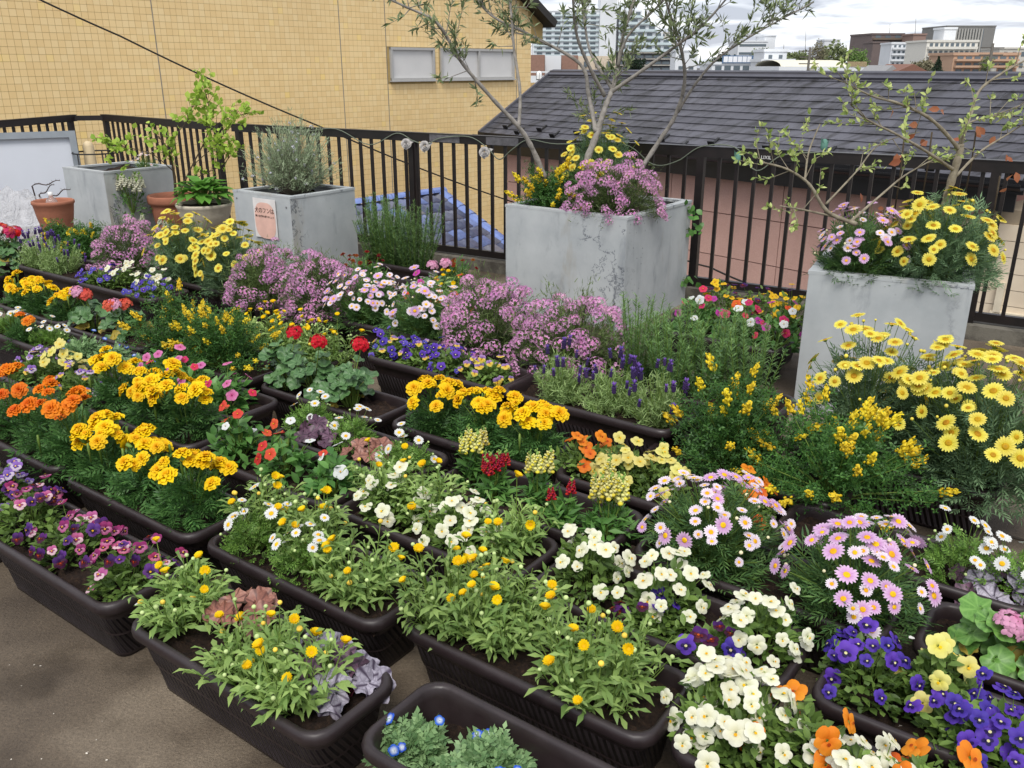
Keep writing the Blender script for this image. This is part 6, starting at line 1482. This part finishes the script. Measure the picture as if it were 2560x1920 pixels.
# ---- back rows
row('brown trough of mixed impatiens beside the stained planter', -2.0, 3.98, 's', many('impatiens_plant', (1745, 1850, 1960), 'mixed rose, magenta and orange impatiens beside the stained planter', 'impatiens', keys=('im_rose', 'im_magenta', 'im_orange', 'im_white', 'im_rose'), n=13, h=.21, r=.14))
row('brown trough of yellow violas against the railing', -2.05, 4.32, 's', many(V_, (1800, 1890, 1980), 'yellow viola clump against the railing kerb', 'viola', keys=('v_yellow', 'v_yellow', 'v_dark'), n=18, h=.21, r=.12))
row('brown trough of orange and magenta impatiens behind pale pink marguerites', -3.55, 3.36, 's', many('impatiens_plant', (1055, 1160), 'orange and magenta impatiens behind pale pink marguerites', 'impatiens', keys=('im_orange', 'im_magenta', 'im_orange'), n=10, h=.21, r=.14))
row('brown trough of rust red marigolds by the notice planter', -4.36, 3.50, 's', many('marigolds', (930, 1010), 'rust red marigold clump by the notice planter', 'marigold', key='mg_rust', n=9, h=.22, r=.15))
row('brown trough of button daisies and pink geranium by the olive planter', -3.95, 3.80, 's',
    many('minidaisy', (1180, 1240), 'yellow button daisy in shade of the olive planter', 'daisy', n=8, h=.15, r=.12)
    + many('geranium', (1085, 1150), 'bright pink geranium near the olive planter', 'geranium', heads=('gr_pink',), n=18, h=.15, r=.10, hh=.06)
    + many('marigolds', (1215,), 'rust red marigold clump behind button daisies', 'marigold', key='mg_rust', n=8, h=.19, r=.12, dv=.09))
row('brown trough of rosemary against the railing', -4.45, 4.30, 's', many('rosemary', (930, 985, 1040), 'feathery rosemary bush against the railing', 'rosemary', n=22, h=.46, r=.14))
row('brown trough of mixed red, pink and white geraniums', -7.1, 2.75, 's', many('geranium', (10, 60, 100), 'mixed red and white geranium beside the terracotta bowl', 'geranium', heads=('gr_coral', 'gr_rose', 'gr_white', 'gr_pink', 'gr_red', 'gr_coral', 'gr_rose'), n=22, h=.20, r=.13, hh=.04))
row('brown trough with small yellow broom behind the lavender', -6.45, 3.00, 'b', many('cytisus', (165, 225), 'small feathery broom with yellow tips behind the lavender', 'shrub', n=12, r=.15, h=.20))
row('brown trough of white snapdragons before the vine pot', -6.1, 3.45, 's', many('snapdragon', (330, 395, 440), 'small white snapdragon behind the rounded boronia', 'snapdragon', key='sn_white', n=2, h=.24, r=.08))

# ---- in the square planters and pots
plant('westringia', 'silvery grey shrub with white flowers in the notice planter', 'shrub', W(-4.97, 4.19, .61))
plant('marguerite', 'lemon marguerite behind the olive trunk', 'marguerite', W(-2.95, 5.02, .62), keys=('yellow_marg',), n=70, r=.25, h=.44, leaf='ymarg', bud='yellow_bud', tall=.06, s=1.25)
plant('cytisus', 'small broom with golden sprays at the olive planter corner', 'shrub', W(-3.08, 4.66, .62), n=30, r=.21, h=.27, s=1.5)
plant('boronia', 'round pink boronia dome under the olive tree', 'shrub', W(-2.62, 4.66, .62), n=180, r=.29, h=.33)
plant('marguerite', 'pink marguerite spilling over the stained planter rim', 'marguerite', W(-.98, 3.975, .61), keys=('pink_marg', 'white_marg', 'pink_marg'), n=80, r=.19, h=.26, s=1.1)
plant('marguerite', 'large lemon marguerite in the stained planter', 'marguerite', W(-.69, 4.08, .61), keys=('yellow_marg',), n=90, r=.25, h=.34, leaf='ymarg', bud='yellow_bud', s=1.25, nb=12)
plant('hosta', 'bright green hosta filling the cream stone bowl', 'hosta', SB_ + Vector((0, 0, .43)))
plant('marguerite', 'small pink and white trailing flower clump on the bare planter edge', 'flower', W(-7.17, 4.42, .60), keys=('white_marg',), n=24, r=.12, h=.13, s=.8, nl=160, name='pink_flower_clump')
plant('snapdragon', 'big cream white snapdragon cluster before the terracotta pot', 'snapdragon', W(-6.98, 4.12, .30), key='sn_white', n=18, h=.24, r=.17, s=1.6)

# ================================================================== woody plants
def twig_tree(label, cat, name, base, limbs, leaf, tmpl, lsize, bark, dens, twig_len, r0, seedleaf=None, gap=.06, thin=.82):
    """limbs: list of (pixel polyline, depth list, r_start, r_end, leafy from fraction)"""
    root = thing(name, label, cat, base); B = Vector(base); wood = MB(); lf = MB()
    for pl_, dep, ra, rb, lo in limbs:
        pts = [at_y(px, py, B.y + d) - B for (px, py), d in zip(pl_, dep)]; P = smooth_path(pts, 7); n = len(P)
        rad = [(ra + (rb - ra) * (i / (n - 1)) ** .8) * thin for i in range(n)]; rad = [r * (1 + .10 * math.sin(i * 1.7)) for i, r in enumerate(rad)]
        lm = MB().tube(P, rad, 8); obj('branch', lm, root, mats=bark)
        Ls = sum((P[i + 1] - P[i]).length for i in range(n - 1)); k = int(Ls * dens)
        for _ in range(k):
            f = random.uniform(lo, 1.0); i = min(int(f * (n - 1)), n - 2); p0 = P[i].lerp(P[i + 1], f * (n - 1) - i); tdir = (P[i + 1] - P[i]).normalized()
            d = (tdir * .8 + Vector(rng.normal(0, .6, 3)) + Vector((0, 0, .35))).normalized(); L = twig_len * random.uniform(.4, 1.1); p1 = p0 + d * L; mid = (p0 + p1) / 2 + Vector(rng.normal(0, .02, 3))
            wood.tube([p0, mid, p1], [max(rb * .5, .0022), .0016, .0009], 4, 0, False)
            m_ = max(3, int(L / gap * 4)); fr_ = rng.uniform(.3, 1.03, m_); Q = np.array(p0) + np.outer(fr_, np.array(p1 - p0)) + (np.array(mid) - np.array((p0 + p1) / 2)) * np.sin(fr_ * PI)[:, None]
            ax = unit(np.array(d) * .6 + rng.normal(0, .55, (m_, 3)) + [0, 0, .15]); lf.batch(tmpl, Q, frames(ax, unit(rng.normal(0, .6, (m_, 3)) + [0, -.4, .6])), rng.uniform(.65, 1.15, m_) * lsize)
    obj('twigs', wood, root, mats=bark, kind='stuff'); obj('crown', lf, root, mats=LEAF[leaf], kind='stuff'); return root
OB = NT('olive_bark'); b = OB.bsdf(.85, .2); OB.l(OB.ramp(OB.noise(22, 5, .65), [(.3, lin('#6d6962')), (.55, lin('#928d86')), (.75, lin('#a9a59e'))]), b.inputs['Base Color']); OB.bump(b, OB.noise(60, 5, .7), .4, .006); OB = OB.m
ob = W(-2.84, 4.88, .61)
olive_limbs = [
 ([(1362, 445), (1330, 370), (1297, 318), (1225, 240), (1150, 150), (1095, 60), (1010, 15), (955, -10)], [-.12, -.15, -.18, -.25, -.32, -.38, -.45, -.5], .022, .006, .45),
 ([(1297, 318), (1300, 230), (1285, 120), (1275, 0), (1262, -70)], [-.18, -.1, -.02, .05, .1], .014, .007, .5),
 ([(1455, 470), (1468, 400), (1492, 335), (1512, 270), (1530, 225), (1545, 165), (1560, 80), (1595, -30)], [.0, .0, .02, .05, .08, .12, .2, .28], .032, .010, .55),
 ([(1490, 330), (1472, 240), (1450, 160), (1330, 90), (1230, 40), (1180, -20)], [.02, .1, .15, .2, .25, .3], .020, .006, .5),
 ([(1512, 240), (1470, 160), (1440, 80), (1432, -20)], [.05, -.05, -.12, -.2], .016, .008, .6),
 ([(1532, 225), (1480, 140), (1462, 60), (1455, -40)], [.08, .14, .2, .3], .013, .007, .6),
 ([(1525, 232), (1600, 180), (1690, 115), (1760, 60), (1830, -20)], [.08, 0, -.1, -.2, -.3], .017, .006, .45),
 ([(1545, 165), (1570, 90), (1640, 20), (1690, -40)], [.1, .05, 0, -.1], .012, .006, .5),
 ([(1600, 425), (1650, 350), (1690, 285), (1712, 200), (1700, 110), (1670, 20), (1650, -60)], [.18, .16, .12, .05, -.02, -.1, -.15], .020, .008, .55),
 ([(1695, 280), (1735, 215), (1790, 150), (1870, 95), (1950, 50), (2035, 5)], [.12, .02, -.06, -.12, -.2, -.25], .012, .004, .35),
 ([(1560, 460), (1500, 360), (1478, 300)], [.2, .22, .22], .010, .006, .8),
]
twig_tree('olive tree with pale forked trunks and sparse grey green leaves', 'tree', 'olive_tree', ob, olive_limbs, 'olive', T_lance(.23, .03, .1), .062, OB, 19, .30, .03, gap=.045)
PB = NT('privet_bark'); b = PB.bsdf(.85, .2); PB.l(PB.ramp(PB.noise(30, 5, .65), [(.3, lin('#6a6152')), (.75, lin('#9a9280'))]), b.inputs['Base Color']); PB.bump(b, PB.noise(70, 4), .35, .005); PB = PB.m
pb = W(-.80, 4.15, .61)
privet_limbs = [
 ([(2362, 520), (2375, 465), (2398, 385), (2402, 360)], [0, 0, 0, 0], .024, .017, 1.0),
 ([(2400, 375), (2330, 300), (2250, 260), (2180, 240), (2110, 205)], [0, -.05, -.1, -.15, -.18], .012, .003, .3),
 ([(2385, 425), (2310, 375), (2240, 335), (2170, 300), (2125, 260)], [0, -.1, -.16, -.2, -.25], .010, .003, .3),
 ([(2400, 365), (2425, 290), (2450, 225), (2510, 180), (2575, 145)], [0, .05, .1, .12, .15], .012, .004, .35),
 ([(2390, 440), (2450, 380), (2520, 335), (2590, 290)], [0, .05, .12, .2], .008, .003, .3),
 ([(2402, 362), (2420, 310), (2480, 290), (2560, 260)], [0, .1, .2, .3], .007, .003, .35),
 ([(2140, 560), (2070, 530), (2030, 470), (2005, 445), (1960, 420), (1900, 405)], [-.2, -.22, -.22, -.22, -.24, -.26], .012, .004, .5),
 ([(2012, 452), (2022, 380), (2050, 310)], [-.22, -.15, -.1], .006, .003, .3),
 ([(2100, 545), (2010, 525), (1950, 515)], [-.2, -.25, -.3], .007, .003, .4),
 ([(2125, 555), (2200, 490), (2260, 440), (2330, 400)], [-.2, -.12, -.05, 0], .008, .003, .3),
 ([(2065, 510), (2140, 430), (2200, 360), (2300, 330)], [-.22, -.1, 0, .05], .006, .002, .3),
]
twig_tree('wiry small leaved shrub tree with pale variegated leaves above the marguerites', 'tree', 'shrub_tree', pb, privet_limbs, 'privet', T_oval(.5, .05, .15), .028, PB, 15, .18, .02, gap=.04)
VB = plain('vine_bark', '#4e4436', .85, .2, .2, 30, bump=.3)
vb = Vector((TP.x, TP.y, .41))
vine_limbs = [([(440, 505), (438, 465), (435, 430), (420, 375), (395, 340)], [0, -.02, -.04, -.08, -.1], .02, .005, .45),
 ([(445, 490), (480, 415), (515, 345), (525, 290), (515, 235)], [0, .0, .05, .1, .1], .010, .003, .35), ([(480, 415), (540, 360), (590, 300)], [0, -.05, -.1], .005, .002, .3),
 ([(515, 330), (560, 300), (610, 285)], [.05, 0, 0], .005, .002, .2), ([(436, 430), (380, 385), (320, 370), (285, 365)], [-.04, -.1, -.15, -.2], .006, .002, .35), ([(450, 470), (500, 440), (560, 410), (575, 380)], [0, 0, -.05, -.05], .006, .002, .3), ([(425, 400), (440, 340), (470, 300), (480, 260)], [-.06, 0, .05, .05], .006, .002, .4)]
twig_tree('leafy light green vine growing in the ribbed terracotta pot', 'vine', 'vine', vb, vine_limbs, 'vine', T_oval(.8, .05, .2), .052, VB, 32, .19, .02, gap=.09)
# leaves of a climber pushing through the railing beside the olive planter
for k, (px, py) in enumerate(((1726, 520), (1728, 575), (1718, 700))):
    p = at_y(px, py, W(-2.3, 5.33).y - .05); root = thing('ivy_sprig', 'green ivy sprig poking through the railing beside the olive planter', 'ivy', p, 0, 'ivy sprigs on the railing'); mb = MB(); n = 9
    P = rng.normal(0, .025, (n, 3)); ax = unit(rng.normal(0, 1, (n, 3)) + [.3, -.2, -.2]); mb.batch(T_oval(.8, .05, .2), P, frames(ax, unit(rng.normal(0, .4, (n, 3)) + [0, -.8, .5])), rng.uniform(.03, .055, n)); mb.tube([(-.1, .08, 0), (0, 0, 0)], .002, 4, 1)
    obj('leaf_spray', mb, root, mats=[LEAF['imp'], LEAF['stem']], kind='stuff')
# larger reddish leaves behind the shrub tree
for k, (px, py) in enumerate(((2260, 350), (2330, 330), (2440, 330), (2500, 440), (2210, 520))):
    p = at_y(px, py, W(-.62, 4.55).y + .2); root = thing('red_leaf_sprig', 'sprig of broad reddish green leaves behind the wiry shrub tree', 'sprig', p, 0, 'reddish leaf sprigs behind the shrub tree'); mb = MB(); n = 5
    P = rng.normal(0, .05, (n, 3)); ax = unit(rng.normal(0, 1, (n, 3)) + [0, 0, -.3]); mb.batch(T_oval(.6, .05, .2), P, frames(ax, unit(rng.normal(0, .4, (n, 3)) + [0, -.9, .3])), rng.uniform(.035, .06, n), 0); mb.tube([(.05, .1, -.4), (.02, .03, -.15), (0, 0, 0)], .004, 5, 1)
    obj('leaf_spray', mb, root, mats=[LEAF['redleaf'], VB], kind='stuff')
# fallen petals and grit on the concrete
mb = MB(); n = 140; us = rng.uniform(-3.3, -.9, n); vs_ = rng.uniform(.1, .86, n); P = np.array([list(W(u, v, .006)) for u, v in zip(us, vs_)])
mb.batch(T_oval(.7, .02, .05), P, frames(unit(rng.normal(0, 1, (n, 3)) * [1, 1, .05]), np.repeat([[0, 0, 1.0]], n, 0) + rng.normal(0, .1, (n, 3))), rng.uniform(.002, .007, n))
o = obj('fallen_petals', mb, None, mats=plain('petal_bits', '#cfc8ba', .7, .2, .3, 40)); o['kind'] = 'stuff'; o['label'] = 'tiny pale petals and grit scattered on the concrete floor'; o['category'] = 'petals'
for k, (px, py) in enumerate(((336, 1512), (2272, 1595))):
    p = on_z(px, py, .2045); o = obj('fallen_petal', MB().batch((T_oval(.8)[0], T_oval(.8)[1]), np.array([[0, 0, 0.0]]), frames(np.array([[1, .3, 0]]), np.array([[0, 0, 1.0]])), np.array([.018])), None, p, mats=plain('petal_white', '#dcdad6', .6))
    tag(o, ['single white petal lying on the wine viola trough rim', 'single white petal lying on the pink marguerite trough rim'][k], 'petal')
